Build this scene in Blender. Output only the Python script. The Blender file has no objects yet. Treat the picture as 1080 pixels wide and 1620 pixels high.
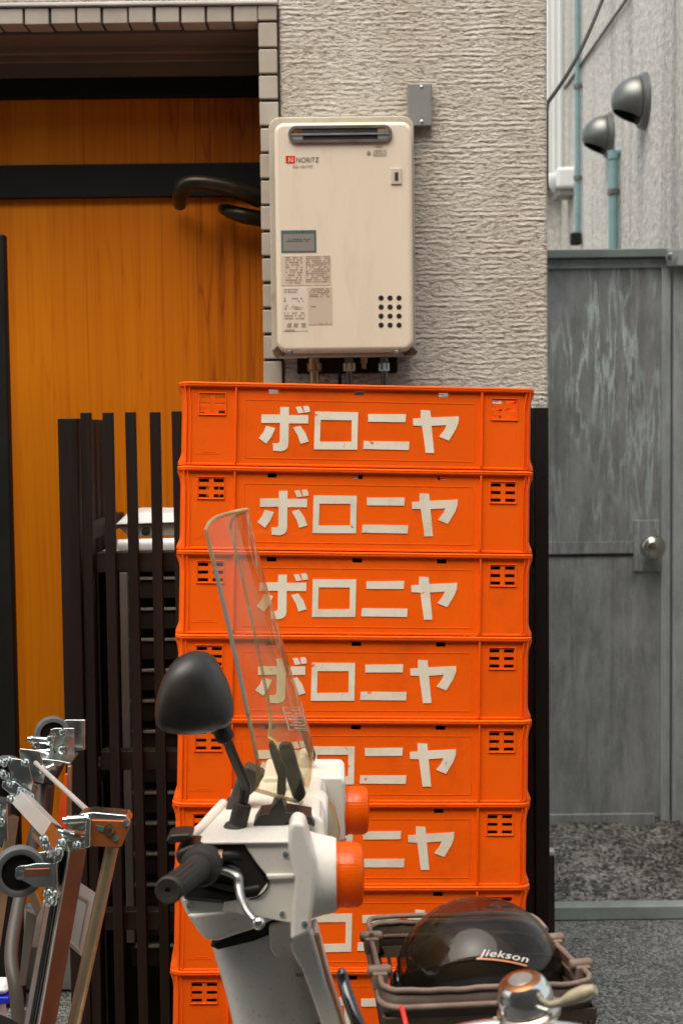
import bpy, bmesh, math, random
from math import sin, cos, pi, radians as rad, sqrt
from mathutils import Vector, Matrix, noise
random.seed(7)
S = bpy.context.scene
COL = S.collection
# ------------------------------------------------------------------ camera
CAMZ, TILT, ROLL, F = 1.5, rad(3.4), -0.0115, 2250.0
cd = bpy.data.cameras.new('camera'); cam = bpy.data.objects.new('camera', cd); COL.objects.link(cam)
CM = Matrix.Rotation(pi/2 - TILT, 3, 'X') @ Matrix.Rotation(ROLL, 3, 'Z')
cam.matrix_world = Matrix.Translation((0, 0, CAMZ)) @ CM.to_4x4()
cd.sensor_fit = 'VERTICAL'; cd.sensor_height = 36; cd.sensor_width = 24; cd.lens = 50
cd.clip_start = 0.05; cd.clip_end = 200
cd.dof.use_dof = True; cd.dof.focus_distance = 2.55; cd.dof.aperture_fstop = 6.3
S.camera = cam
# ------------------------------------------------------------------ light
w = bpy.data.worlds.new('World'); S.world = w; w.use_nodes = True
SUN_EL, SUN_AZ = rad(66), rad(208)       # azimuth from +y, clockwise
nt = w.node_tree; bg = nt.nodes['Background']
sk = nt.nodes.new('ShaderNodeTexSky'); sk.sky_type = 'NISHITA'; sk.sun_disc = False
sk.sun_elevation = SUN_EL; sk.sun_rotation = SUN_AZ; sk.air_density = 1.6; sk.dust_density = 4.0; sk.ozone_density = 0.6
hs0 = nt.nodes.new('ShaderNodeHueSaturation'); hs0.inputs['Saturation'].default_value = .45; nt.links.new(sk.outputs[0], hs0.inputs['Color']); nt.links.new(hs0.outputs[0], bg.inputs[0]); bg.inputs[1].default_value = 0.11
sl = bpy.data.lights.new('sun', 'SUN'); sl.energy = 1.3; sl.angle = rad(60); sl.color = (1, .91, .76)
so = bpy.data.objects.new('sun', sl); COL.objects.link(so)
sd = Vector((sin(SUN_AZ)*cos(SUN_EL), cos(SUN_AZ)*cos(SUN_EL), sin(SUN_EL)))
so.rotation_euler = sd.to_track_quat('Z', 'Y').to_euler(); so.location = sd*20
vs = S.view_settings; vs.view_transform = 'Standard'; vs.look = 'None'; vs.gamma = 1; vs.exposure = 1.2
S.cycles.max_bounces = 10; S.cycles.transparent_max_bounces = 24; S.cycles.use_denoising = True

# ------------------------------------------------------------------ helpers
def A(px, py, d):                       # point at axis depth d behind photo pixel
    return Vector((0, 0, CAMZ)) + CM @ Vector(((px-540)/F*d, (810-py)/F*d, -d))
def P(px, py, Y):                       # point on the plane y = Y
    r = CM @ Vector(((px-540)/F, (810-py)/F, -1)); return Vector((0, 0, CAMZ)) + r*(Y/r.y)
def PZ(px, py, z):
    r = CM @ Vector(((px-540)/F, (810-py)/F, -1)); return Vector((0, 0, CAMZ)) + r*((z-CAMZ)/r.z)
OFF = {}
def tag(o, label=None, cat=None, group=None, kind=None):
    if label: o['label'] = label
    if cat: o['category'] = cat
    if group: o['group'] = group
    if kind: o['kind'] = kind
    return o
def thing(name, loc, label, cat, group=None):
    o = bpy.data.objects.new(name, None); COL.objects.link(o); o.empty_display_size = .05
    o.location = loc; OFF[o.name] = Vector(loc); return tag(o, label, cat, group)
def obj(name, bm, m, parent=None, bevel=0, seg=2, smooth=True, solid=0, subsurf=0, local=False, ang=38, label=None):
    bmesh.ops.recalc_face_normals(bm, faces=bm.faces)
    bm.normal_update()
    if smooth:
        for f in bm.faces: f.smooth = True
        for e in bm.edges:
            if len(e.link_faces) == 2 and e.calc_face_angle(0) > rad(ang): e.smooth = False
    off = Vector((0, 0, 0))
    if parent is not None:
        off = OFF.get(parent.name, Vector((0, 0, 0)))
        if not local:
            for v in bm.verts: v.co -= off
    me = bpy.data.meshes.new(name); bm.to_mesh(me); bm.free()
    o = bpy.data.objects.new(name, me); COL.objects.link(o)
    me.materials.append(m)
    if parent is not None:
        o.parent = parent; OFF[o.name] = off
    if solid:
        s = o.modifiers.new('solid', 'SOLIDIFY'); s.thickness = solid; s.offset = 0
    if bevel:
        b = o.modifiers.new('bevel', 'BEVEL'); b.width = bevel; b.segments = seg; b.limit_method = 'ANGLE'; b.angle_limit = rad(30)
        b.harden_normals = True
    if subsurf:
        s = o.modifiers.new('sub', 'SUBSURF'); s.levels = s.render_levels = subsurf
    if label: o['label'] = label
    return o
def B(): return bmesh.new()
def frame_of(d):
    d = d.normalized(); a = Vector((0, 0, 1)) if abs(d.z) < .9 else Vector((1, 0, 0))
    u = d.cross(a).normalized(); v = u.cross(d).normalized(); return u, v
def box(bm, c, s, R=None):
    c = Vector(c); R = R or Matrix.Identity(3); vs = []
    for i in (-1, 1):
        for j in (-1, 1):
            for k in (-1, 1): vs.append(bm.verts.new(c + R @ Vector((i*s[0]/2, j*s[1]/2, k*s[2]/2))))
    for f in ((0,1,3,2),(4,6,7,5),(0,4,5,1),(2,3,7,6),(0,2,6,4),(1,5,7,3)): bm.faces.new([vs[i] for i in f])
def bx(bm, x0, x1, y0, y1, z0, z1): box(bm, ((x0+x1)/2, (y0+y1)/2, (z0+z1)/2), (x1-x0, y1-y0, z1-z0))
def bar(bm, a, b, w, h, up=Vector((0, 0, 1))):     # rectangular bar from a to b
    a = Vector(a); b = Vector(b); d = (b-a).normalized(); u = d.cross(up).normalized(); v = u.cross(d)
    R = Matrix((u, d, v)).transposed(); box(bm, (a+b)/2, (w, (b-a).length, h), R)
def prism(bm, pts, ext):                           # closed outline (3D) pushed along ext
    a = [bm.verts.new(p) for p in pts]; b = [bm.verts.new(Vector(p)+ext) for p in pts]; n = len(pts)
    bm.faces.new(a); bm.faces.new(b[::-1])
    for i in range(n): bm.faces.new((a[i], a[(i+1) % n], b[(i+1) % n], b[i]))
def ppx(bm, pts, Y, t): prism(bm, [P(x, y, Y) for x, y in pts], Vector((0, t, 0)))
def ring(bm, c, u, v, ru, rv, n): return [bm.verts.new(c + u*(ru*cos(2*pi*i/n)) + v*(rv*sin(2*pi*i/n))) for i in range(n)]
def skin(bm, rings, cap=True, closed=False):
    n = len(rings[0])
    for a, b in zip(rings, rings[1:] + ([rings[0]] if closed else [])):
        for i in range(n): bm.faces.new((a[i], a[(i+1) % n], b[(i+1) % n], b[i]))
    if cap and not closed: bm.faces.new(rings[0][::-1]); bm.faces.new(rings[-1])
def smoothpath(pts, k=6):
    pts = [Vector(p) for p in pts]; out = []
    for i in range(len(pts)-1):
        p0 = pts[max(i-1, 0)]; p1 = pts[i]; p2 = pts[i+1]; p3 = pts[min(i+2, len(pts)-1)]
        for j in range(k):
            t = j/k
            out.append(.5*((2*p1)+(p2-p0)*t+(2*p0-5*p1+4*p2-p3)*t*t+(3*p1-p0-3*p2+p3)*t**3))
    return out + [pts[-1]]
def tube(bm, pts, r, n=12, cap=True, closed=False, flat=1.0):
    pts = [Vector(p) for p in pts]; m = len(pts); rr = r if isinstance(r, (list, tuple)) else [r]*m
    if len(rr) != m: rr = [rr[0] + (rr[-1]-rr[0])*i/(m-1) for i in range(m)] if len(rr) == 2 else [rr[min(int(i/(m-1)*(len(rr)-1)), len(rr)-2)]*(1-(i/(m-1)*(len(rr)-1)) % 1) + rr[min(int(i/(m-1)*(len(rr)-1))+1, len(rr)-1)]*((i/(m-1)*(len(rr)-1)) % 1) if i < m-1 else rr[-1] for i in range(m)]
    rings = []; u = None
    for i, p in enumerate(pts):
        if closed: d = pts[(i+1) % m]-pts[i-1]
        else: d = pts[min(i+1, m-1)]-pts[max(i-1, 0)]
        d.normalize()
        if u is None: u, v = frame_of(d)
        else:
            u = (u-d*u.dot(d)).normalized(); v = u.cross(d)
        rings.append(ring(bm, p, u, v, rr[i], rr[i]*flat, n))
    skin(bm, rings, cap, closed)
def lathe(bm, o, ax, prof, n=32, cap=True):        # prof: (radius, height along ax)
    o = Vector(o); ax = Vector(ax).normalized(); u, v = frame_of(ax); rings = []
    for r, h in prof: rings.append(ring(bm, o+ax*h, u, v, max(r, 1e-4), max(r, 1e-4), n))
    skin(bm, rings, cap)
def bolt(bm, p, ax, r=.006, h=.006): lathe(bm, p, ax, [(r*1.5, 0), (r*1.5, h*.25), (r, h*.25), (r, h*.9), (r*.75, h)], 8)
def rrect(x0, x1, z0, z1, r, n=6):
    out = []
    for cx, cz, a0 in ((x1-r, z1-r, 0), (x0+r, z1-r, pi/2), (x0+r, z0+r, pi), (x1-r, z0+r, 1.5*pi)):
        for i in range(n+1):
            a = a0 + pi/2*i/n; out.append((cx+r*cos(a), cz+r*sin(a)))
    return out
def text_mesh(s, size, shear=0):
    c = bpy.data.curves.new('txt', 'FONT'); c.body = s; c.size = size; c.align_x = 'LEFT'; c.shear = shear
    c.offset = 0
    o = bpy.data.objects.new('txt', c); COL.objects.link(o)
    dg = bpy.context.evaluated_depsgraph_get(); dg.update()
    me = bpy.data.meshes.new_from_object(o.evaluated_get(dg))
    bpy.data.objects.remove(o); return me
def add_text(bm, s, O, ex, ey, width=None, height=None, shear=0, depth=.0004):
    me = text_mesh(s, 1.0, shear); xs = [v.co.x for v in me.vertices]; ys = [v.co.y for v in me.vertices]
    W = max(xs)-min(xs); H = max(ys)-min(ys); kx = (width/W) if width else height/H; ky = (height/H) if height else kx
    vs = [bm.verts.new(O + ex*((v.co.x-min(xs))*kx) + ey*((v.co.y-min(ys))*ky)) for v in me.vertices]
    for p in me.polygons:
        try: bm.faces.new([vs[i] for i in p.vertices])
        except ValueError: pass
    bpy.data.meshes.remove(me)

# ------------------------------------------------------------------ materials
def mat(name, col, rough=.5, metal=0, var=.15, vs=6, bump=0, bs=60, stretch=(1, 1, 1), dirt=0, dcol=(.03, .025, .02), ds=4, coat=0, spec=.5, bstretch=None, rvar=.1, speck=0, orand=0, chip=None):
    m = bpy.data.materials.new(name); m.use_nodes = True; n = m.node_tree.nodes; L = m.node_tree.links; b = n['Principled BSDF']
    tc = n.new('ShaderNodeTexCoord'); mp = n.new('ShaderNodeMapping'); mp.inputs['Scale'].default_value = stretch
    L.new(tc.outputs['Object'], mp.inputs[0])
    if orand:
        oi = n.new('ShaderNodeObjectInfo'); om = n.new('ShaderNodeMath'); om.operation = 'MULTIPLY'; om.inputs[1].default_value = 37.0; L.new(oi.outputs['Random'], om.inputs[0]); L.new(om.outputs[0], mp.inputs['Location'])
    nz = n.new('ShaderNodeTexNoise'); nz.inputs['Scale'].default_value = vs; nz.inputs['Detail'].default_value = 6; L.new(mp.outputs[0], nz.inputs['Vector'])
    cr = n.new('ShaderNodeValToRGB'); cr.color_ramp.elements[0].position = .3; cr.color_ramp.elements[1].position = .7
    cr.color_ramp.elements[0].color = [c*(1-var) for c in col]+[1]; cr.color_ramp.elements[1].color = [min(1, c*(1+var)) for c in col]+[1]
    L.new(nz.outputs[0], cr.inputs[0]); out = cr.outputs[0]
    if dirt:
        n2 = n.new('ShaderNodeTexNoise'); n2.inputs['Scale'].default_value = ds; n2.inputs['Detail'].default_value = 8; n2.inputs['Roughness'].default_value = .7
        L.new(mp.outputs[0], n2.inputs['Vector'])
        r2 = n.new('ShaderNodeValToRGB'); r2.color_ramp.elements[0].position = .52; r2.color_ramp.elements[1].position = .75
        r2.color_ramp.elements[0].color = (0, 0, 0, 1); r2.color_ramp.elements[1].color = (dirt, dirt, dirt, 1); L.new(n2.outputs[0], r2.inputs[0])
        mx = n.new('ShaderNodeMixRGB'); L.new(r2.outputs[0], mx.inputs[0]); L.new(out, mx.inputs[1]); mx.inputs[2].default_value = (*dcol, 1); out = mx.outputs[0]
    if speck:
        n4 = n.new('ShaderNodeTexNoise'); n4.inputs['Scale'].default_value = 160; n4.inputs['Detail'].default_value = 3; L.new(tc.outputs['Object'], n4.inputs['Vector'])
        r4 = n.new('ShaderNodeValToRGB'); r4.color_ramp.elements[0].position = .64; r4.color_ramp.elements[1].position = .70
        r4.color_ramp.elements[0].color = (0, 0, 0, 1); r4.color_ramp.elements[1].color = (speck, speck, speck, 1); L.new(n4.outputs[0], r4.inputs[0])
        mx = n.new('ShaderNodeMixRGB'); L.new(r4.outputs[0], mx.inputs[0]); L.new(out, mx.inputs[1]); mx.inputs[2].default_value = (*dcol, 1); out = mx.outputs[0]
    if orand:                                         # scuffs: long thin pale scratches and a slight fade that differs per piece
        m5 = n.new('ShaderNodeMapping'); m5.inputs['Scale'].default_value = (5, 5, 150); m5.inputs['Rotation'].default_value = (0, .35, 0); L.new(mp.outputs[0], m5.inputs[0])
        n5 = n.new('ShaderNodeTexNoise'); n5.inputs['Scale'].default_value = 1; n5.inputs['Detail'].default_value = 2; L.new(m5.outputs[0], n5.inputs['Vector'])
        r5 = n.new('ShaderNodeValToRGB'); r5.color_ramp.elements[0].position = .69; r5.color_ramp.elements[1].position = .76; r5.color_ramp.elements[0].color = (0, 0, 0, 1); r5.color_ramp.elements[1].color = (orand,)*3+(1,); L.new(n5.outputs[0], r5.inputs[0])
        x5 = n.new('ShaderNodeMixRGB'); L.new(r5.outputs[0], x5.inputs[0]); L.new(out, x5.inputs[1]); x5.inputs[2].default_value = (min(1, col[0]*1.05), min(1, col[1]*1.8+.05), col[2]+.06, 1); out = x5.outputs[0]
        hs = n.new('ShaderNodeHueSaturation'); vr = n.new('ShaderNodeMapRange'); vr.inputs[3].default_value = .92; vr.inputs[4].default_value = 1.04; L.new(oi.outputs['Random'], vr.inputs[0]); L.new(vr.outputs[0], hs.inputs['Value']); L.new(out, hs.inputs['Color']); out = hs.outputs[0]
    if chip:
        n6 = n.new('ShaderNodeTexNoise'); n6.inputs['Scale'].default_value = 55; n6.inputs['Detail'].default_value = 6; n6.inputs['Roughness'].default_value = .65; L.new(mp.outputs[0], n6.inputs['Vector'])
        r6 = n.new('ShaderNodeValToRGB'); r6.color_ramp.elements[0].position = .655; r6.color_ramp.elements[1].position = .68; r6.color_ramp.elements[0].color = (0, 0, 0, 1); r6.color_ramp.elements[1].color = (.9, .9, .9, 1); L.new(n6.outputs[0], r6.inputs[0])
        x6 = n.new('ShaderNodeMixRGB'); L.new(r6.outputs[0], x6.inputs[0]); L.new(out, x6.inputs[1]); x6.inputs[2].default_value = (*chip, 1); out = x6.outputs[0]
    L.new(out, b.inputs['Base Color'])
    b.inputs['Metallic'].default_value = metal; b.inputs['Specular IOR Level'].default_value = spec
    mr = n.new('ShaderNodeMapRange'); mr.inputs[3].default_value = max(.02, rough-rvar); mr.inputs[4].default_value = min(1, rough+rvar)
    L.new(nz.outputs[0], mr.inputs[0]); L.new(mr.outputs[0], b.inputs['Roughness'])
    if coat: b.inputs['Coat Weight'].default_value = coat; b.inputs['Coat Roughness'].default_value = .1
    if bump:
        n3 = n.new('ShaderNodeTexNoise'); n3.inputs['Scale'].default_value = bs; n3.inputs['Detail'].default_value = 5
        if bstretch:
            m2 = n.new('ShaderNodeMapping'); m2.inputs['Scale'].default_value = bstretch; L.new(tc.outputs['Object'], m2.inputs[0]); L.new(m2.outputs[0], n3.inputs['Vector'])
        else: L.new(tc.outputs['Object'], n3.inputs['Vector'])
        bp = n.new('ShaderNodeBump'); bp.inputs['Strength'].default_value = bump; bp.inputs['Distance'].default_value = .004
        L.new(n3.outputs[0], bp.inputs['Height']); L.new(bp.outputs[0], b.inputs['Normal'])
    m['nodes_ready'] = 1
    return m
def nodes_of(m): return m.node_tree.nodes, m.node_tree.links, m.node_tree.nodes['Principled BSDF']

M = {}
M['orange'] = mat('orange_plastic', (.90, .112, .0015), .5, spec=.14, var=.07, vs=5, dirt=.4, dcol=(.50, .05, .006), ds=9, bump=.03, bs=200, speck=.1, orand=.22)
M['cream'] = mat('cream_lettering_paint', (.78, .70, .55), .55, var=.06, vs=20, dirt=.4, dcol=(.46, .34, .2), ds=16, orand=.05, chip=(.80, .12, .01))
M['black'] = mat('black_plastic', (.018, .0145, .011), .42, var=.25, vs=30, bump=.05, bs=300, dirt=.12, dcol=(.09, .08, .07), ds=25)
M['rubber'] = mat('black_rubber', (.022, .0175, .013), .6, var=.25, vs=40, bump=.12, bs=350, dirt=.25, dcol=(.07, .06, .05), ds=30)
M['white'] = mat('white_scooter_plastic', (.76, .725, .645), .38, var=.05, vs=5, dirt=.3, dcol=(.34, .29, .22), ds=9, bump=.02, bs=150, speck=.25)
M['whitepaint'] = mat('white_scooter_paint', (.70, .675, .61), .32, var=.06, vs=7, dirt=.4, dcol=(.26, .23, .19), ds=10, bump=.03, bs=120, speck=.3)
M['chrome'] = mat('bright_metal', (.72, .71, .68), .16, 1, var=.1, vs=30, dirt=.3, dcol=(.3, .25, .2), ds=30)
M['alu'] = mat('brushed_aluminium', (.46, .45, .43), .38, 1, var=.12, vs=12, bump=.05, bs=200, dirt=.25, dcol=(.2, .18, .15), ds=14)
M['zinc'] = mat('zinc_plated_steel', (.62, .68, .66), .22, 1, var=.2, vs=25, dirt=.3, dcol=(.2, .2, .18), ds=30)
M['copper_and_reflection'] = mat('brown_metal_and_reflection', (.30, .12, .06), .38, .75, var=.15, vs=15, bump=.03, bs=200, dirt=.25, dcol=(.12, .05, .03), ds=16)  # brown metal; on the trolley leg and bracket a painted orange reflection
M['bronze'] = mat('champagne_metal', (.46, .33, .20), .36, .8, var=.12, vs=12, dirt=.25, dcol=(.15, .09, .05), ds=14)
M['darkwood'] = mat('dark_stained_wood', (.011, .0075, .005), .6, spec=.22, var=.4, vs=20, stretch=(1, 1, .08), bump=.2, bs=60, bstretch=(3, 3, .15), dirt=.2, dcol=(.05, .03, .016), ds=18)
M['darkwood2'] = mat('brown_stained_wood', (.022, .014, .009), .6, spec=.25, var=.4, vs=20, stretch=(.08, 1, 1), bump=.2, bs=60, dirt=.25, dcol=(.1, .07, .04), ds=18)
M['charcoal'] = mat('charcoal_paint', (.0085, .0075, .006), .6, var=.2, vs=10, spec=.18)
M['beige'] = mat('beige_enamel', (.70, .615, .475), .36, var=.035, vs=3, dirt=.35, dcol=(.43, .33, .22), ds=4, stretch=(3, 3, .6), bump=.015, bs=60)
M['tile'] = mat('pale_glazed_tile', (.40, .345, .28), .45, var=.10, vs=9, dirt=.35, dcol=(.2, .165, .13), ds=7, bump=.08, bs=80)
M['grout'] = mat('dark_grout', (.05, .04, .033), .9, var=.3, vs=30)
M['soffit'] = mat('brown_soffit_board', (.17, .125, .085), .7, var=.2, vs=5, stretch=(.1, 1, 1), bump=.1)
M['greymetal'] = mat('grey_painted_steel', (.22, .22, .205), .5, .2, var=.1, vs=10, dirt=.3, dcol=(.1, .09, .08), ds=12)
M['teal'] = mat('teal_pipe', (.15, .27, .28), .5, var=.15, vs=14, dirt=.3, dcol=(.06, .07, .07), ds=14)
M['hood'] = mat('dark_stainless_hood', (.16, .165, .155), .36, .7, var=.15, vs=12, dirt=.4, dcol=(.08, .08, .07), ds=12)
M['dark'] = mat('dark_void', (.006, .006, .006), .8, var=.1)
M['whiteduct'] = mat('white_pvc', (.66, .68, .67), .45, var=.05, vs=4, dirt=.25, dcol=(.35, .34, .3), ds=5, stretch=(3, 3, .4))
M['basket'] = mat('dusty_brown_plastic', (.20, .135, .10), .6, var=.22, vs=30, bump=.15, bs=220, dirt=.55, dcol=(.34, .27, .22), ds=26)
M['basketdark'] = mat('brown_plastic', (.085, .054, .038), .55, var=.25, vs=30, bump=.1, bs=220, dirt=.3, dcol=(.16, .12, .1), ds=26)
M['gloss'] = mat('gloss_black', (.008, .007, .006), .14, var=.2, vs=20, coat=.5)
M['red'] = mat('red_plastic', (.7, .02, .01), .3)
M['label'] = mat('sticker_paper', (.55, .47, .36), .5, var=.04)
M['labelw'] = mat('pale_sticker', (.62, .55, .44), .5, var=.04)
M['ink'] = mat('sticker_ink', (.27, .21, .15), .6, var=.3, vs=60)
M['inkdark'] = mat('black_ink', (.03, .026, .022), .5)
M['teallabel'] = mat('teal_label', (.07, .125, .12), .4, var=.08)
M['greylabel'] = mat('grey_label', (.23, .215, .18), .4, var=.06)
M['brass'] = mat('worn_brass', (.45, .33, .18), .3, 1, var=.2, vs=40)
M['cone'] = mat('traffic_cone_plastic', (.75, .06, .008), .5, var=.08, vs=8, dirt=.2)
M['casterrub'] = mat('grey_caster_rubber', (.10, .105, .105), .55, var=.15, vs=20, dirt=.3, dcol=(.2, .19, .17), ds=20)
M['greytube'] = mat('grey_painted_tube', (.06, .052, .04), .5, .1, var=.2, vs=10)
M['saddle'] = mat('black_vinyl', (.007, .007, .0065), .5, spec=.18, var=.2, vs=30, bump=.35, bs=420)
M['blue'] = mat('blue_plastic', (.01, .03, .5), .4)
M['creamplastic'] = mat('yellowed_plastic', (.42, .35, .23), .4, var=.1, vs=20)
M['bellcap'] = mat('orange_brown_cap', (.36, .15, .06), .28, .85, var=.15, vs=60)
M['cable'] = mat('black_cable', (.008, .008, .008), .6)
M['cableshade'] = mat('cable_shade_grey', (.10, .10, .095), .7)  # grey tone of the drawn cable shadow

def stucco(name, col, comb):
    m = bpy.data.materials.new(name); m.use_nodes = True; n, L, b = nodes_of(m)
    tc = n.new('ShaderNodeTexCoord')
    def noi(scale, sc, det=4, dist=0, ro=.5):
        mp = n.new('ShaderNodeMapping'); mp.inputs['Scale'].default_value = sc; L.new(tc.outputs['Object'], mp.inputs[0])
        z = n.new('ShaderNodeTexNoise'); z.inputs['Scale'].default_value = scale; z.inputs['Detail'].default_value = det
        z.inputs['Distortion'].default_value = dist; z.inputs['Roughness'].default_value = ro; L.new(mp.outputs[0], z.inputs['Vector']); return z.outputs[0]
    def ramp(i, a, c0, p0=.3, p1=.7):
        r = n.new('ShaderNodeValToRGB'); r.color_ramp.elements[0].position = p0; r.color_ramp.elements[1].position = p1
        r.color_ramp.elements[0].color = (*a, 1); r.color_ramp.elements[1].color = (*c0, 1); L.new(i, r.inputs[0]); return r.outputs[0]
    def mth(op, a, c):
        x = n.new('ShaderNodeMath'); x.operation = op
        for k, q in ((0, a), (1, c)):
            if isinstance(q, (int, float)): x.inputs[k].default_value = q
            else: L.new(q, x.inputs[k])
        return x.outputs[0]
    b.inputs['Roughness'].default_value = .9; b.inputs['Specular IOR Level'].default_value = .2
    if comb:
        big = noi(2.2, (1.6, 1.6, .8), 6, .3, .6); wob = noi(1, (9, 9, 14), 6, .6, .65); fine = noi(56, (.85, 1, 1.9), 4, .25, .66); patch = noi(1, (11, 11, 34), 5, .6)
        sx = n.new('ShaderNodeSeparateXYZ'); L.new(tc.outputs['Object'], sx.inputs[0])
        ridge = mth('MULTIPLY', mth('ADD', mth('SINE', mth('ADD', mth('MULTIPLY', sx.outputs[2], 2*pi/.0137), mth('MULTIPLY', wob, 8)), 0), 1), .33)
        pm = ramp(patch, (.0,)*3, (1,)*3, .44, .66)
        h = mth('ADD', mth('MULTIPLY', ridge, pm), mth('MULTIPLY', fine, 2.1))
        c1 = ramp(big, [col[0]*.82, col[1]*.775, col[2]*.71], [c*1.05 for c in col])
        gap_shade = ramp(h, (.50, .44, .36), (1.1, 1.1, 1.1), .82, 1.22)  # low spots of the relief darkened in the colour as gap shading
        mx = n.new('ShaderNodeMixRGB'); mx.blend_type = 'MULTIPLY'; mx.inputs[0].default_value = .7; L.new(c1, mx.inputs[1]); L.new(gap_shade, mx.inputs[2])
        L.new(mx.outputs[0], b.inputs['Base Color']); dist = .021
    else:
        big = noi(1, (1.2, 1.2, .35), 5); streak = noi(1, (3, 4.2, .35), 7, .6, .7); fine = noi(34, (1, 1, 1), 6, 0, .7)
        h = mth('ADD', fine, mth('MULTIPLY', big, .2))
        c1 = ramp(streak, [c*.55 for c in col], col, .30, .50)
        sp = ramp(fine, (.60,)*3, (1.15,)*3, .36, .62)
        mx = n.new('ShaderNodeMixRGB'); mx.blend_type = 'MULTIPLY'; mx.inputs[0].default_value = .8; L.new(c1, mx.inputs[1]); L.new(sp, mx.inputs[2])
        L.new(mx.outputs[0], b.inputs['Base Color']); dist = .022
    bp = n.new('ShaderNodeBump'); bp.inputs['Strength'].default_value = 1; bp.inputs['Distance'].default_value = dist
    L.new(h, bp.inputs['Height']); L.new(bp.outputs[0], b.inputs['Normal']); return m
M['stucco'] = stucco('combed_stucco', (.82, .765, .675), True)
M['roughcast'] = stucco('grey_roughcast', (.72, .70, .645), False)

def woodmat():
    m = bpy.data.materials.new('orange_varnished_planks'); m.use_nodes = True; n, L, b = nodes_of(m)
    tc = n.new('ShaderNodeTexCoord'); sx = n.new('ShaderNodeSeparateXYZ'); L.new(tc.outputs['Object'], sx.inputs[0])
    def mth(op, a, c=0):
        x = n.new('ShaderNodeMath'); x.operation = op
        for k, q in ((0, a), (1, c)):
            if isinstance(q, (int, float)): x.inputs[k].default_value = q
            else: L.new(q, x.inputs[k])
        return x.outputs[0]
    wob = n.new('ShaderNodeTexNoise'); wob.noise_dimensions = '1D'; wob.inputs['Scale'].default_value = 3.1; L.new(sx.outputs[0], wob.inputs['W'])
    xx = mth('ADD', mth('MULTIPLY', sx.outputs[0], 1/.105), mth('MULTIPLY', wob.outputs[0], 1.6))
    idx = mth('FLOOR', xx); fr = mth('FRACT', xx)
    wn = n.new('ShaderNodeTexWhiteNoise'); wn.noise_dimensions = '1D'; L.new(idx, wn.inputs['W'])
    cb = n.new('ShaderNodeCombineXYZ'); L.new(mth('ADD', mth('MULTIPLY', sx.outputs[0], 22), mth('MULTIPLY', wn.outputs[0], 40)), cb.inputs[0])
    L.new(mth('ADD', mth('MULTIPLY', sx.outputs[2], .9), mth('MULTIPLY', wn.outputs[0], 17)), cb.inputs[2])
    g = n.new('ShaderNodeTexNoise'); g.inputs['Scale'].default_value = 1; g.inputs['Detail'].default_value = 1; g.inputs['Distortion'].default_value = .3; L.new(cb.outputs[0], g.inputs['Vector'])
    rings = mth('FRACT', mth('MULTIPLY', g.outputs[0], 7))
    line = mth('POWER', mth('ABSOLUTE', mth('SUBTRACT', mth('MULTIPLY', rings, 2), 1)), 5)
    f = n.new('ShaderNodeTexNoise'); f.inputs['Scale'].default_value = 1; f.inputs['Detail'].default_value = 6
    mp = n.new('ShaderNodeMapping'); mp.inputs['Scale'].default_value = (120, 1, 1.3); L.new(tc.outputs['Object'], mp.inputs[0]); L.new(mp.outputs[0], f.inputs['Vector'])
    val = mth('ADD', mth('ADD', mth('MULTIPLY', line, -.24), mth('MULTIPLY', wn.outputs[0], .55)), mth('ADD', mth('MULTIPLY', f.outputs[0], .5), mth('MULTIPLY', g.outputs[0], .3)))
    edge = mth('LESS_THAN', fr, .03)
    val = mth('SUBTRACT', val, mth('MULTIPLY', edge, .16))
    r = n.new('ShaderNodeValToRGB'); e = r.color_ramp.elements
    e[0].position = .1; e[0].color = (.27, .050, .001, 1); e[1].position = .95; e[1].color = (.64, .185, .003, 1); x = e.new(.48); x.color = (.52, .127, .002, 1)
    L.new(val, r.inputs[0]); L.new(r.outputs[0], b.inputs['Base Color'])
    b.inputs['Roughness'].default_value = .45; b.inputs['Specular IOR Level'].default_value = .15
    bp = n.new('ShaderNodeBump'); bp.inputs['Strength'].default_value = .12; bp.inputs['Distance'].default_value = .002; L.new(val, bp.inputs['Height']); L.new(bp.outputs[0], b.inputs['Normal'])
    return m
M['wood'] = woodmat()

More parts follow.
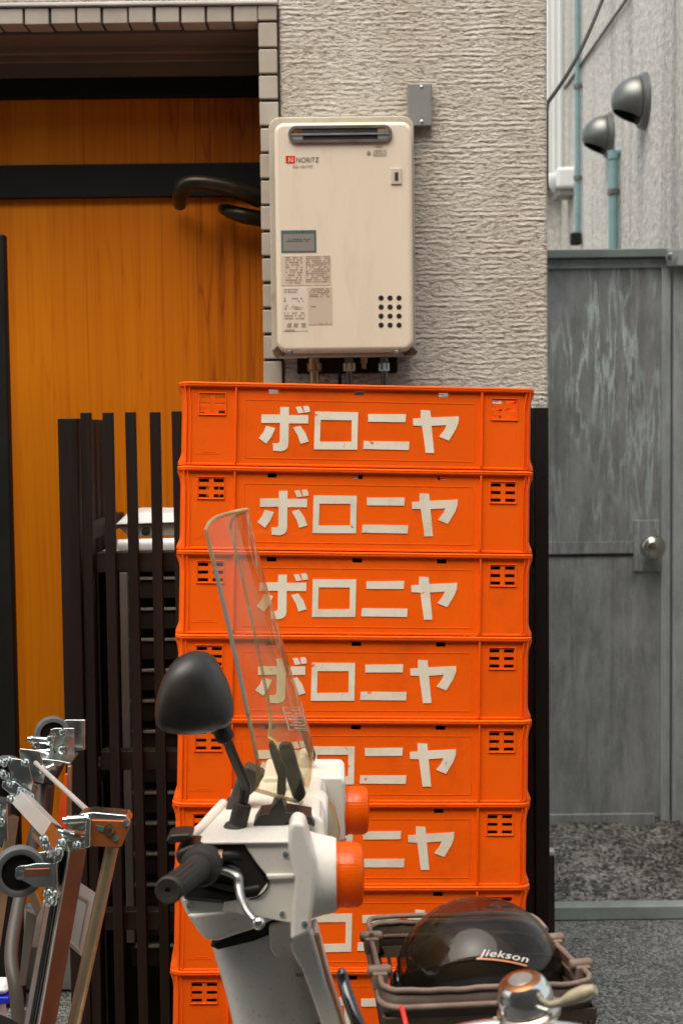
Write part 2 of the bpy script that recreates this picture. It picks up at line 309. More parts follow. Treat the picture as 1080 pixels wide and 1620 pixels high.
def gatemat(name, lo, hi, drip):
    m = bpy.data.materials.new(name); m.use_nodes = True; n, L, b = nodes_of(m); tc = n.new('ShaderNodeTexCoord')
    def noi(sc, det=5, dist=0, ro=.6):
        mp = n.new('ShaderNodeMapping'); mp.inputs['Scale'].default_value = sc; L.new(tc.outputs['Object'], mp.inputs[0])
        z = n.new('ShaderNodeTexNoise'); z.inputs['Scale'].default_value = 1; z.inputs['Detail'].default_value = det; z.inputs['Distortion'].default_value = dist
        z.inputs['Roughness'].default_value = ro; L.new(mp.outputs[0], z.inputs['Vector']); return z.outputs[0]
    def ramp(i, stops):
        r = n.new('ShaderNodeValToRGB'); e = r.color_ramp.elements
        e[0].position, e[0].color = stops[0][0], (*stops[0][1], 1); e[1].position, e[1].color = stops[-1][0], (*stops[-1][1], 1)
        for p, c in stops[1:-1]: q = e.new(p); q.color = (*c, 1)
        L.new(i, r.inputs[0]); return r.outputs[0]
    base = ramp(noi((16, 16, 4), 9, .2, .78), [(.33, lo), (.68, hi)])
    if drip:
        k = (0,)*3; on = (.95,)*3
        d = ramp(noi((22, 22, 2.6), 6, .35, .62), [(.458, k), (.488, on), (.515, on), (.54, k)])
        area = ramp(noi((4, 4, 2.2), 4, .3), [(.40, k), (.55, (1,)*3)])
        a = n.new('ShaderNodeMixRGB'); a.blend_type = 'MULTIPLY'; a.inputs[0].default_value = 1; L.new(d, a.inputs[1]); L.new(area, a.inputs[2])
        sz = n.new('ShaderNodeSeparateXYZ'); L.new(tc.outputs['Object'], sz.inputs[0]); zr = n.new('ShaderNodeMapRange'); zr.inputs[1].default_value = .8; zr.inputs[2].default_value = 1.5; zr.inputs[3].default_value = .12; L.new(sz.outputs[2], zr.inputs[0])
        a2 = n.new('ShaderNodeMixRGB'); a2.blend_type = 'MULTIPLY'; a2.inputs[0].default_value = 1; L.new(a.outputs[0], a2.inputs[1]); L.new(zr.outputs[0], a2.inputs[2]); a = a2
        mx = n.new('ShaderNodeMixRGB'); L.new(a.outputs[0], mx.inputs[0]); L.new(base, mx.inputs[1]); mx.inputs[2].default_value = (.50, .58, .575, 1); base = mx.outputs[0]
        r2 = ramp(noi((30, 30, .8), 4), [(.55, k), (.75, (.45,)*3)])
        mx = n.new('ShaderNodeMixRGB'); L.new(r2, mx.inputs[0]); L.new(base, mx.inputs[1]); mx.inputs[2].default_value = (.08, .07, .06, 1); base = mx.outputs[0]
    L.new(base, b.inputs['Base Color']); b.inputs['Roughness'].default_value = .55; b.inputs['Metallic'].default_value = .15
    bp = n.new('ShaderNodeBump'); bp.inputs['Strength'].default_value = .25; bp.inputs['Distance'].default_value = .003; L.new(noi((40, 40, 12), 4), bp.inputs['Height']); L.new(bp.outputs[0], b.inputs['Normal'])
    return m
M['gatepanel'] = gatemat('weathered_grey_steel', (.145, .155, .157), (.335, .352, .355), True)
M['gateframe'] = gatemat('pale_weathered_steel', (.24, .265, .265), (.44, .48, .48), False)

def groundmat(name, a, bb, scale, lump):
    m = bpy.data.materials.new(name); m.use_nodes = True; n, L, b = nodes_of(m); tc = n.new('ShaderNodeTexCoord')
    v = n.new('ShaderNodeTexVoronoi'); v.inputs['Scale'].default_value = scale; v.inputs['Randomness'].default_value = 1; L.new(tc.outputs['Object'], v.inputs['Vector'])
    wn = n.new('ShaderNodeTexWhiteNoise'); L.new(v.outputs['Color'], wn.inputs['Vector'])
    r = n.new('ShaderNodeValToRGB'); r.color_ramp.elements[0].color = (*a, 1); r.color_ramp.elements[1].color = (*bb, 1); r.color_ramp.elements[0].position = .15
    L.new(wn.outputs[0], r.inputs[0])
    nz = n.new('ShaderNodeTexNoise'); nz.inputs['Scale'].default_value = 5; nz.inputs['Detail'].default_value = 8; nz.inputs['Roughness'].default_value = .7; L.new(tc.outputs['Object'], nz.inputs['Vector'])
    r2 = n.new('ShaderNodeValToRGB'); r2.color_ramp.elements[0].position = .35; r2.color_ramp.elements[1].position = .6; r2.color_ramp.elements[0].color = (.35, .34, .32, 1); r2.color_ramp.elements[1].color = (1, 1, 1, 1); L.new(nz.outputs[0], r2.inputs[0])
    mx = n.new('ShaderNodeMixRGB'); mx.blend_type = 'MULTIPLY'; mx.inputs[0].default_value = 1 if lump else .5; L.new(r.outputs[0], mx.inputs[1]); L.new(r2.outputs[0], mx.inputs[2])
    L.new(mx.outputs[0], b.inputs['Base Color']); b.inputs['Roughness'].default_value = .8
    iv = n.new('ShaderNodeMath'); iv.operation = 'SUBTRACT'; iv.inputs[0].default_value = 1; L.new(v.outputs['Distance'], iv.inputs[1])
    bp = n.new('ShaderNodeBump'); bp.inputs['Strength'].default_value = 1; bp.inputs['Distance'].default_value = .012; L.new(iv.outputs[0], bp.inputs['Height'])
    if lump:
        b2 = n.new('ShaderNodeBump'); b2.inputs['Strength'].default_value = 1; b2.inputs['Distance'].default_value = .12; L.new(nz.outputs[0], b2.inputs['Height']); L.new(b2.outputs[0], bp.inputs['Normal'])
    L.new(bp.outputs[0], b.inputs['Normal']); return m
M['asphalt'] = groundmat('pebbled_asphalt', (.075, .08, .077), (.29, .30, .29), 130, False)
M['roughconc'] = groundmat('rough_pebble_concrete', (.07, .07, .064), (.46, .45, .42), 90, True)

def glass(name, tint, ior_f=.5, rough=.02, haze=0):
    m = bpy.data.materials.new(name); m.use_nodes = True; n = m.node_tree.nodes; L = m.node_tree.links; n.remove(n['Principled BSDF']); out = n['Material Output']
    t = n.new('ShaderNodeBsdfTransparent'); t.inputs[0].default_value = (*tint, 1)
    g = n.new('ShaderNodeBsdfAnisotropic'); g.inputs['Roughness'].default_value = rough
    lw = n.new('ShaderNodeFresnel'); ge_ = n.new('ShaderNodeNewGeometry'); mi = n.new('ShaderNodeMapRange')
    mi.inputs[3].default_value = 1.45; mi.inputs[4].default_value = 1/1.45; L.new(ge_.outputs['Backfacing'], mi.inputs[0]); L.new(mi.outputs[0], lw.inputs[0])
    ml = n.new('ShaderNodeMath'); ml.operation = 'MULTIPLY'; ml.use_clamp = True; L.new(lw.outputs[0], ml.inputs[0]); ml.inputs[1].default_value = ior_f
    mx = n.new('ShaderNodeMixShader'); L.new(ml.outputs[0], mx.inputs[0]); L.new(t.outputs[0], mx.inputs[1]); L.new(g.outputs[0], mx.inputs[2]); last = mx.outputs[0]
    if haze:
        d = n.new('ShaderNodeBsdfDiffuse'); d.inputs[0].default_value = (.66, .55, .30, 1)
        tc = n.new('ShaderNodeTexCoord'); nz = n.new('ShaderNodeTexNoise'); nz.inputs['Scale'].default_value = 14; nz.inputs['Detail'].default_value = 6; L.new(tc.outputs['Object'], nz.inputs['Vector'])
        mr = n.new('ShaderNodeMapRange'); mr.inputs[1].default_value = .35; mr.inputs[2].default_value = .8; mr.inputs[3].default_value = haze*.3; mr.inputs[4].default_value = haze*2; L.new(nz.outputs[0], mr.inputs[0])
        m2 = n.new('ShaderNodeMixShader'); L.new(mr.outputs[0], m2.inputs[0]); L.new(last, m2.inputs[1]); L.new(d.outputs[0], m2.inputs[2]); last = m2.outputs[0]
    L.new(last, out.inputs[0]); return m
M['pane'] = glass('clear_acrylic', (.94, .90, .76), .95, .03, .09)
M['paneedge'] = glass('acrylic_edge', (.72, .66, .57), 1.0, .1, .42)
M['visor'] = glass('smoked_visor', (.47, .39, .32), .85, .02, .012)
def lensmat():
    m = bpy.data.materials.new('amber_lens'); m.use_nodes = True; n = m.node_tree.nodes; L = m.node_tree.links; b = n['Principled BSDF']; out = n['Material Output']
    b.inputs['Base Color'].default_value = (1, .15, .0, 1); b.inputs['Roughness'].default_value = .3; b.inputs['Specular IOR Level'].default_value = .2; b.inputs['Coat Weight'].default_value = .55; b.inputs['Coat Roughness'].default_value = .05
    tr = n.new('ShaderNodeBsdfTranslucent'); tr.inputs[0].default_value = (1, .30, .0, 1)
    tc = n.new('ShaderNodeTexCoord'); sx = n.new('ShaderNodeSeparateXYZ'); L.new(tc.outputs['Object'], sx.inputs[0])
    w1 = n.new('ShaderNodeMath'); w1.operation = 'MULTIPLY'; L.new(sx.outputs[2], w1.inputs[0]); w1.inputs[1].default_value = 2*pi/.0038
    w2 = n.new('ShaderNodeMath'); w2.operation = 'SINE'; L.new(w1.outputs[0], w2.inputs[0])
    bp = n.new('ShaderNodeBump'); bp.inputs['Strength'].default_value = .25; bp.inputs['Distance'].default_value = .0005; L.new(w2.outputs[0], bp.inputs['Height'])
    L.new(bp.outputs[0], b.inputs['Normal'])
    mx = n.new('ShaderNodeMixShader'); mx.inputs[0].default_value = .42; L.new(b.outputs[0], mx.inputs[1]); L.new(tr.outputs[0], mx.inputs[2]); L.new(mx.outputs[0], out.inputs[0]); return m
M['lens'] = lensmat()

# ------------------------------------------------------------------ ground
WY = 3.75                                         # face of the stucco wall
b = B(); bx(b, -60, 60, -60, 4.26, -.3, 0); tag(obj('ground', b, M['asphalt'], smooth=False), kind='structure')
b = B()
NX, NY = 60, 70
vv = [[None]*(NY+1) for _ in range(NX+1)]
for i in range(NX+1):
    for j in range(NY+1):
        x = .3+1.3*i/NX; y = 4.28+1.1*j/NY
        vv[i][j] = b.verts.new((x, y, .035+.11*max(0, (y-4.28)/.55) + .03*noise.noise(Vector((x*7, y*7, 0)))*min(1, j/6)+.01*noise.noise(Vector((x*22, y*22, 3)))*min(1, j/6)))
for i in range(NX):
    for j in range(NY): b.faces.new((vv[i][j], vv[i+1][j], vv[i+1][j+1], vv[i][j+1]))
tag(obj('alley_concrete', b, M['roughconc'], ang=180), kind='structure')
b = B(); bx(b, .3, 1.6, 4.225, 4.278, 0.0, .045); tag(obj('kerb_strip', b, M['teal'] if 0 else mat('green_grey_edging', (.19, .22, .20), .6, var=.2, vs=14, dirt=.3), bevel=.006), kind='structure')
b = B(); bx(b, -60, 60, 4.262, 60, -.3, -.01); tag(obj('ground_behind', b, M['asphalt'], smooth=False), kind='structure')
b = B(); bx(b, -6, -.22, 3.72, 4.02, 0.004, .13); tag(obj('entrance_step', b, mat('grey_stone', (.16, .155, .145), .8, var=.2, vs=20, bump=.2), bevel=.008), kind='structure')

b = B(); bx(b, -9, 9, -1.9, -1.0, 0, 5.2)
opp = thing('sky_blocker_house', (0, -1.4, 0), 'added unseen grey house across the lane, blocking low sky light', 'house')  # unseen house added to cut the low front sky light
obj('wall', b, mat('sky_blocker_grey', (.13, .125, .115), .9, var=.2, vs=2), opp, smooth=False)
b = B(); bx(b, -9, 9, -.99, -.85, 5.0, 5.2); obj('sky_blocker_eaves', b, mat('sky_blocker_brown', (.1, .08, .06), .8), opp, smooth=False)
for xx in (-3.2, 2.2):
    b = B(); bx(b, xx, xx+1.4, -.995, -.97, .9, 2.1); fr = obj('sky_blocker_window', b, M['greymetal'], opp, bevel=.01)
    b = B(); bx(b, xx+.08, xx+1.32, -.968, -.96, .98, 2.02); obj('pane', b, M['gloss'], fr, smooth=False)
# ------------------------------------------------------------------ house front
xr = P(866, 400, WY).x; xj1 = P(444, 300, WY).x; xj0 = P(413, 300, WY).x; zt = P(300, 38, WY).z; zt1 = P(300, 11, WY).z
house = thing('house_front', (0, WY, 0), 'beige combed stucco house front with tiled door surround and orange wooden door wall', 'house')
b = B(); bx(b, xj1, xr, WY, WY+.9, .0, 3.1); bx(b, -6, xj1, WY+.002, WY+.3, zt1+.012, 3.1)
obj('wall', b, M['stucco'], house, bevel=.012, seg=3)
# tile surround: mortar bed plus tiles
b = B(); bx(b, xj0+.004, xj1-.001, WY-.004, WY+.24, 0, zt1); bx(b, -6, xj0+.003, WY-.004, WY+.12, zt+.002, zt1)
obj('mortar', b, M['grout'], house, smooth=False)
b = B(); pit = P(444, 340, WY).z-P(444, 381, WY).z
z = zt - .002
def tilebox(b, x0, x1, y0, y1, z0, z1):
    j = lambda: random.uniform(-.0012, .0012)
    bx(b, x0+j(), x1+j(), y0+j(), y1, z0+j(), z1+j())
while z > .05:
    tilebox(b, xj0, xj1-.003, WY-.012, WY+.10, z-pit+.007, z); z -= pit
tw = (P(340, 25, WY).x-P(299, 25, WY).x); x = xj0 - .003
tilebox(b, xj0, xj1-.003, WY-.012, WY+.05, zt+.005, zt1-.002)
while x > -4.5:
    tilebox(b, x-tw+.006, x, WY-.012, WY+.06, zt, zt1-.002); x -= tw
obj('tile_surround', b, M['tile'], house, bevel=.003)
b = B(); bx(b, -6, xj1, WY-.02, WY+.001, zt1+.001, zt1+.011); obj('tile_cap', b, mat('pale_cap', (.6, .57, .52), .6), house, bevel=.003)
b = B(); bx(b, xj0+.001, xj0+.012, WY+.101, WY+.31, 0, zt-.01); obj('jamb_board', b, M['soffit'], house)
# recess ceiling with stepped boards
DY = 4.06
b = B(); bx(b, -6, xj0, WY+.07, WY+.19, zt-.006, zt+.05); obj('soffit', b, M['soffit'], house, bevel=.003)
b = B(); bx(b, -6, xj0, WY+.191, WY+.205, zt-.022, zt+.05); bx(b, -6, xj0, WY+.206, WY+.25, zt-.012, zt+.05); bx(b, -6, xj0, WY+.251, WY+.262, zt-.03, zt+.05); obj('soffit_moulding', b, mat('brown_moulding', (.23, .15, .085), .6, var=.15), house, bevel=.003)
zb1 = P(200, 126, DY).z; zb0 = P(200, 156, DY).z
b = B(); bx(b, -6, xj0, WY+.263, DY+.05, zb1, zt+.05); obj('head_board', b, M['soffit'], house, smooth=False)
b = B(); bx(b, -6, xj0, DY-.03, DY+.05, zb0, zb1-.001); obj('door_track', b, M['charcoal'], house, bevel=.003)
b = B(); bx(b, -6, xj0, DY, DY+.05, .131, zb0-.001); obj('plank_wall', b, M['wood'], house, smooth=False)
z1 = P(200, 259, DY-.02).z; z0 = P(200, 312, DY-.02).z
b = B(); bx(b, -6, xj0, DY-.022, DY-.001, z0, z1); obj('door_rail', b, M['charcoal'], house, bevel=.003)
# curved bronze pull
Yh = 3.93
hp = smoothpath([P(285, 325, Yh+.09), P(286, 308, Yh+.03), P(294, 293, Yh), P(315, 290, Yh-.01), P(345, 294, Yh), P(380, 303, Yh+.02), P(412, 316, Yh+.05)], 8)
M['pull'] = mat('dark_bronze', (.035, .027, .016), .33, .55, var=.3, vs=25, dirt=.3, dcol=(.1, .075, .04), ds=20)
b = B(); tube(b, hp, [.018, .023, .024, .023, .024, .026, .027], 18, flat=.85); ha = obj('door_pull', b, M['pull'], house)
b = B(); tube(b, smoothpath([P(352, 330, Yh+.1), P(362, 334, Yh+.06), P(385, 341, Yh+.05), P(412, 346, Yh+.07)], 6), [.014, .019, .022, .022], 14); obj('pull_bracket', b, M['pull'], ha)
# dark stile standing at the left
b = B(); xl = P(12, 600, 3.62).x
bx(b, xl-.28, xl, 3.62, 3.66, .0, P(6, 370, 3.62).z)
post = obj('door_screen', b, M['charcoal'], bevel=.004); tag(post, 'black upright panel edge at the left of the orange planks', 'panel')

# ------------------------------------------------------------------ meter cover plate and water heater
HY = 3.57
b = B(); p0 = P(645, 200, WY-.03); p1 = P(683, 131, WY-.03); bx(b, p0.x, p1.x, WY-.03, WY-.001, p0.z, p1.z)
cp = thing('cover_plate', (p0.x, WY, p0.z), 'small grey steel cover plate on the stucco above the heater corner', 'cover plate')
obj('plate', b, M['greymetal'], cp, bevel=.004)
for q in (.012, p1.z-p0.z-.01):
    b = B(); lathe(b, ((p0.x+p1.x)/2+.004, WY-.03, p0.z+q), (0, -1, 0), [(.0035, 0), (.0035, .002), (.002, .003)], 12); obj('screw', b, M['zinc'], cp)
a0 = P(438, 557, HY); a1 = P(651, 191, HY); f0 = P(430, 566, 3.66); f1 = P(654, 183, 3.66)
heat = thing('water_heater', (a0.x, WY, a0.z), 'beige wall hung gas water heater with a slotted exhaust and a row of stickers', 'water heater')
def rbox(bm, x0, x1, z0, z1, y0, y1, r): prism(bm, [Vector((x, y0, z)) for x, z in rrect(x0, x1, z0, z1, r, 8)], Vector((0, y1-y0, 0)))
b = B(); rbox(b, a0.x, a1.x, a0.z, a1.z, HY, 3.655, .026); obj('front_cover', b, M['beige'], heat, bevel=.012, seg=4)
b = B(); rbox(b, f0.x, f1.x, f0.z, f1.z, 3.657, WY-.002, .03); obj('cabinet', b, mat('weathered_beige', (.44, .385, .305), .45, var=.08, dirt=.5, dcol=(.12, .09, .06), ds=14), heat, bevel=.004)
# exhaust slot
e0 = P(456, 227, HY); e1 = P(620, 198, HY); ym = HY-.003; mm = (e0.z+e1.z)/2; rr_ = (e1.z-e0.z)/2
def stad(x0, x1, zc, r, n=10): return rrect(x0, x1, zc-r, zc+r, r*.999, n)
b = B(); out = stad(e0.x, e1.x, mm, rr_); inn = stad(e0.x+.007, e1.x-.007, mm, rr_-.007); N = len(out)
L0 = [b.verts.new((x, ym-.004, z)) for x, z in out]; L1 = [b.verts.new((x, ym-.004, z)) for x, z in inn]; L2 = [b.verts.new((x, HY+.001, z)) for x, z in out]; L3 = [b.verts.new((x, HY+.002, z)) for x, z in inn]
for i in range(N):
    j = (i+1) % N; b.faces.new((L0[i], L0[j], L1[j], L1[i])); b.faces.new((L0[i], L0[j], L2[j], L2[i])); b.faces.new((L1[i], L1[j], L3[j], L3[i])); b.faces.new((L2[i], L2[j], L3[j], L3[i]))
ex = obj('exhaust_ring', b, mat('exhaust_steel', (.16, .155, .135), .4, .6, var=.2, vs=20), heat)
b = B(); rbox(b, e0.x+.007, e1.x-.007, mm-rr_+.007, mm+rr_-.007, HY-.0045, HY-.001, rr_-.0075); obj('exhaust_mouth', b, mat('dark_mouth_steel', (.03, .026, .022), .5, .4, var=.3), heat, smooth=False)  # mouth filled with a flat dark steel tone
b = B(); bx(b, e0.x+.008, e1.x-.008, HY-.009, HY-.005, mm-.003, mm+.0015)
obj('exhaust_bar', b, M['alu'], heat)
for sx in (e0.x+.010, e1.x-.036):
    b = B(); bx(b, sx, sx+.026, HY-.0065, HY-.005, mm-.0135, mm-.004); obj('reflector', b, M['alu'], heat)
    b = B(); bx(b, sx, sx+.026, HY-.0065, HY-.005, mm+.0025, mm+.0115); obj('reflector', b, M['bellcap'] if sx < e0.x+.02 else M['bronze'], heat)
X, Z = Vector((1, 0, 0)), Vector((0, 0, 1))
def quad_on(nm, x0, y0, x1, y1, m, dy=.0008, par=None, bev=0):
    q0 = P(x0, y1, HY); q1 = P(x1, y0, HY); b = B(); bx(b, q0.x, q1.x, HY-dy, HY-.0001, q0.z, q1.z); return obj(nm, b, m, par or heat, bevel=bev)
quad_on('brand_mark', 452, 246.5, 466.5, 258.5, M['red'])
b = B(); add_text(b, 'N', P(456.5, 256.5, HY-.0012), X, Z, height=.0115); obj('brand_initial', b, M['cream'], heat, smooth=False)
b = B(); add_text(b, 'NORITZ', P(469, 257, HY-.0012), X, Z, width=.0557, height=.0120); obj('brand_lettering', b, M['inkdark'], heat, smooth=False)
b = B(); add_text(b, 'GQ-1621WZ', P(463, 266.5, HY-.0012), X, Z, width=.050, height=.0075); obj('model_lettering', b, M['inkdark'], heat, smooth=False)
tl = quad_on('notice_sticker', 445, 364, 500, 400, M['teallabel']); quad_on('notice_field', 448, 370, 497, 397.5, M['greylabel'], .0013, tl)
def scribble(bm, x0, y0, x1, y1, rows, dens=.75, hgt=.48, cell=2.0):
    rh = (y1-y0)/rows
    for r in range(rows):
        x = x0; yy = y0+rh*r
        while x < x1-cell*.5:
            ww = random.uniform(cell*.5, cell*1.6)
            if random.random() < dens:
                q0 = P(x, yy+rh*hgt, HY); q1 = P(min(x+ww, x1), yy, HY); bx(bm, q0.x, q1.x, HY-.0016, HY-.0014, q0.z, q1.z)
            x += ww+cell*.45
b = B(); scribble(b, 453, 378, 492, 384, 2, .85); scribble(b, 470, 366, 482, 369, 1); obj('notice_print', b, M['inkdark'], tl, smooth=False)
st = quad_on('warning_sticker', 445, 404, 523, 452, M['label']); b = B()
scribble(b, 452, 406, 478, 450, 11, .6); scribble(b, 484, 405, 522, 448, 13, .82); obj('warning_print', b, M['ink'], st, smooth=False)
st = quad_on('rating_plate', 447, 455, 486, 524, M['labelw']); b = B()
scribble(b, 450, 457, 474, 465, 2, .8); scribble(b, 449, 471, 480, 479, 2, .4); scribble(b, 450, 482, 479, 491, 3, .6); scribble(b, 450, 494, 482, 507, 3, .75)
for x in (454, 465, 477): scribble(b, x, 511, x+7, 518, 3, .9, .8)
scribble(b, 451, 521, 466, 523.5, 1, 1, 1); obj('rating_print', b, M['ink'], st, smooth=False)
st = quad_on('instruction_sticker', 488, 454, 525, 514, mat('faded_sticker', (.50, .42, .315), .5, var=.03)); b = B(); scribble(b, 490, 456, 521, 471, 5, .8); scribble(b, 489, 484, 500, 487, 1); scribble(b, 505, 511, 523, 513, 1)
obj('instruction_print', b, M['ink'], st, smooth=False)
b = B(); scribble(b, 593, 231, 608, 235, 1); scribble(b, 590, 237, 611, 248, 4, .9); lathe(b, P(583, 242, HY-.001), (0, -1, 0), [(.005, 0), (.005, .0003)], 14); obj('approval_print', b, M['ink'], heat, smooth=False)
hl = quad_on('latch', 618, 266, 635, 292, M['bronze'] if 0 else M['label'], .0035, bev=.002); quad_on('latch_slot', 624, 273, 629.5, 286, M['inkdark'], .0045, hl)
for r in range(4):
    for c in range(3):
        b = B(); p = P(602.5+14.2*c, 471.5+14.3*r, HY); lathe(b, p, (0, -1, 0), [(.0066, -.0005), (.0066, .0006), (.0052, .001), (.0048, .0003)], 18); obj('vent_hole', b, M['dark'], heat)
for px in (460, 622):
    b = B(); bolt(b, P(px, 183.5, 3.69) - Vector((0, 0, .002)), (0, -.4, 1), .006, .007); obj('bolt', b, M['zinc'], heat)
for px in (458, 627):
    b = B(); bolt(b, P(px, 556, HY+.01), (0, -1, -.3), .006, .012); obj('bolt', b, M['greymetal'], heat)
for cx9, cy9, sx9 in ((441, 557, 1), (646, 556, -1)):
    b = B(); random.seed(int(cx9)); prism(b, [Vector((P(cx9, cy9, 3.65).x+sx9*.020*cos(a)*random.uniform(.6, 1.2)-sx9*.002, 3.6562, P(cx9, cy9, 3.65).z+.014*sin(a)*random.uniform(.6, 1.2))) for a in [2*pi*i/14 for i in range(14)]], Vector((0, .0006, 0)))
    obj('rust_patch', b, mat('rust_stain', (.10, .055, .025), .8, var=.5, vs=60), heat, smooth=False)
random.seed(11)
# pipes below
for px, r, m, col in ((497, .012, 'bronze', 'copper_and_reflection'), (552, .010, 'hood', 'brass'), (607, .009, 'hood', 'zinc')):
    b = B(); t = P(px, 560, 3.68); lathe(b, t, (0, 0, -1), [(r*1.2, 0), (r*1.2, .022), (r*1.55, .024), (r*1.55, .04), (r, .042), (r, .3)], 20); pp = obj('pipe', b, M[m], heat)
    b = B(); lathe(b, t-Vector((0, 0, .024)), (0, 0, -1), [(r*1.75, 0), (r*1.75, .02)], 6); obj('pipe_nut', b, M[col], pp)
b = B(); q = P(538, 562, 3.70); bx(b, q.x-.006, q.x+.003, 3.70, 3.71, q.z-.3, q.z); obj('cable', b, M['cable'], heat)
b = B(); q = P(575, 562, 3.69); lathe(b, q, (0, 0, -1), [(.012, 0), (.012, .02), (.008, .022), (.008, .035)], 16); obj('drain_plug', b, M['brass'], heat)
b = B(); q0 = P(470, 563, 3.72); q1 = P(628, 590, 3.72); bx(b, q0.x, q1.x, 3.70, 3.748, q1.z, q0.z-.004); obj('pipe_shadow_plate', b, M['charcoal'], heat, bevel=.003)  # dark plate added for the shadow between the pipes

# ------------------------------------------------------------------ neighbour wall, hoods, pipes, cable and its drawn shadow
NXW = 1.15
b = B(); bx(b, NXW, NXW+.3, 4.35, 7.6, 0, 5.2); tag(obj('neighbour_wall', b, M['roughcast'], smooth=False), 'grey roughcast side wall of the neighbouring building streaked by rain', 'wall')
b = B(); bx(b, xr+.02, NXW-.001, 7.45, 7.6, 0, 5.2); tag(obj('end_wall', b, M['roughcast'], smooth=False), 'narrow grey wall closing the far end of the alley', 'wall')
b = B(); d0 = P(866, 0, 7.3); d1 = P(892, 0, 7.3); bx(b, d0.x-.1, d1.x, 7.33, 7.44, P(880, 290, 7.3).z, 5)
for k in range(3): x = d1.x-.018-.03*k; bx(b, x-.007, x+.007, 7.322, 7.331, P(880, 290, 7.3).z, 5)
tag(obj('cable_duct', b, M['whiteduct'], bevel=.008), 'white vertical duct running down the far end wall', 'duct')
q0 = P(880, 305, 7.0); q1 = P(912, 263, 7.0); b = B(); bx(b, q0.x, q1.x, 7.0, 7.18, q0.z+.02, q1.z)
jb = thing('junction_box', (q0.x, 7.0, q0.z), 'white box with a grey underside at the foot of the white duct', 'box'); obj('case', b, M['whiteduct'], jb, bevel=.02, seg=3)
b = B(); bx(b, q0.x+.01, q1.x-.01, 7.02, 7.17, q0.z-.01, q0.z+.019); obj('base', b, M['greymetal'], jb, bevel=.004)
b = B(); lathe(b, P(876, 285, 7.05), (0, 0, -1), [(.03, -.03), (.034, -.02), (.034, .0), (.026, .03), (.012, .05)], 16); obj('gland', b, M['whiteduct'], jb)
def pipe_at(px, ya, yb, r, name, label, elbow=False):
    Y = (NXW-r-.01)/((px-540)/F) ; p = P(px, ya, Y)
    x = NXW-r-.008; zb = P(px, yb, Y).z; za = P(px, ya, Y).z
    t = thing(name, (x, Y, zb), label, 'pipe'); b = B()
    pts = [Vector((x, Y, zb)), Vector((x, Y, za-.04))]
    if elbow: pts += [Vector((x+.002, Y, za-.015)), Vector((x+.018, Y-.002, za)), Vector((x+.06, Y-.004, za+.003))]
    else: pts += [Vector((x, Y, za))]
    tube(b, pts, r, 14); obj('tube', b, M['teal'], t)
    return t, x, Y
t, x, Y = pipe_at(914, -60, 376, .013, 'drain_pipe', 'thin teal pipe running down the neighbour wall beside the white duct')
for yy in (140, 285):
    b = B(); q = P(914, yy, Y); lathe(b, (x, Y, q.z), (0, 0, 1), [(.02, 0), (.02, .02)], 14); obj('clamp', b, M['hood'], t)
b = B(); q = P(914, 378, Y); box(b, (x-.01, Y, q.z), (.05, .05, .06)); obj('pipe_end', b, M['charcoal'], t, bevel=.01)
t, x, Y = pipe_at(969.5, 240, 520, .019, 'drain_pipe', 'short teal pipe with an elbow ending beneath the lower vent hood', True)
b = B(); q = P(969, 308, Y); lathe(b, (x, Y, q.z), (0, 0, 1), [(.025, 0), (.025, .022)], 14); obj('clamp', b, M['hood'], t)
b = B(); q = P(969, 252, Y); lathe(b, (x, Y, q.z), (0, 0, 1), [(.023, 0), (.023, .035)], 14); obj('collar', b, M['teal'], t)
def hood(px, py, rpx, label):
    Y = NXW/((px-540)/F); z = P(px, py, Y).z; r = rpx*Y/F
    t = thing('vent_hood', (NXW, Y, z), label, 'vent hood', 'domed vent hoods on the neighbour wall')
    b = B(); lathe(b, (NXW-.001, Y, z), (-1, 0, 0), [(r, 0), (r, .008), (r*.93, .014), (r*.93, .022), (r*.86, .026)], 40); obj('flange', b, M['hood'], t)
    b = B(); ri = r*.84; n1, n2 = 26, 48; rows = []; D = ri*1.12
    for i in range(n1+1):
        a = pi/2*i/n1; rows.append([b.verts.new((NXW-.026-D*sin(a), Y+ri*cos(a)*cos(2*pi*k/n2), z+ri*cos(a)*sin(2*pi*k/n2))) for k in range(n2)])
    for i in range(n1):
        for k in range(n2): b.faces.new((rows[i][k], rows[i][(k+1) % n2], rows[i+1][(k+1) % n2], rows[i+1][k]))
    cut = [v for v in b.verts]
    geom = b.verts[:]+b.edges[:]+b.faces[:]
    bmesh.ops.bisect_plane(b, geom=geom, plane_co=(NXW-.026-.0*D, Y, z-ri*.80), plane_no=Vector((-.42, 0, -1)).normalized(), clear_outer=True)
    obj('dome', b, M['hood'], t, solid=.004)
    b = B(); lathe(b, (NXW-.027, Y, z), (-1, 0, 0), [(ri*.95, 0), (ri*.95, .004)], 30); obj('duct_mouth', b, M['dark'], t)
hood(1020, 160, 44, 'larger nearer domed vent hood, the upper of the two on the grey wall')
hood(966, 215, 36, 'smaller domed vent hood lower down, above the teal pipe elbow')
b = B(); c0 = P(956, -10, 4.4); c1 = P(866, 162, 4.05); pts = [c0.lerp(c1, i/12) - Vector((0, 0, .03*sin(pi*i/12))) for i in range(13)] + [P(864, 175, 4.0), P(864, 300, 4.0)]
tag(obj('power_cable', (tube(b, pts, .0055, 8), b)[1], M['cable']), 'black cable hanging diagonally in front of the white duct', 'cable')
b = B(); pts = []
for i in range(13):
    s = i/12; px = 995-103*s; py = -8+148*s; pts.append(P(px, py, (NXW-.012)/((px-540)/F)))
tag(obj('cable_shadow', (tube(b, pts, .006, 8), b)[1], M['cableshade']), 'grey strand on the rough neighbour wall drawn as the shadow of the black cable', 'cable')  # grey tube laid on the wall in place of the cable's cast shadow

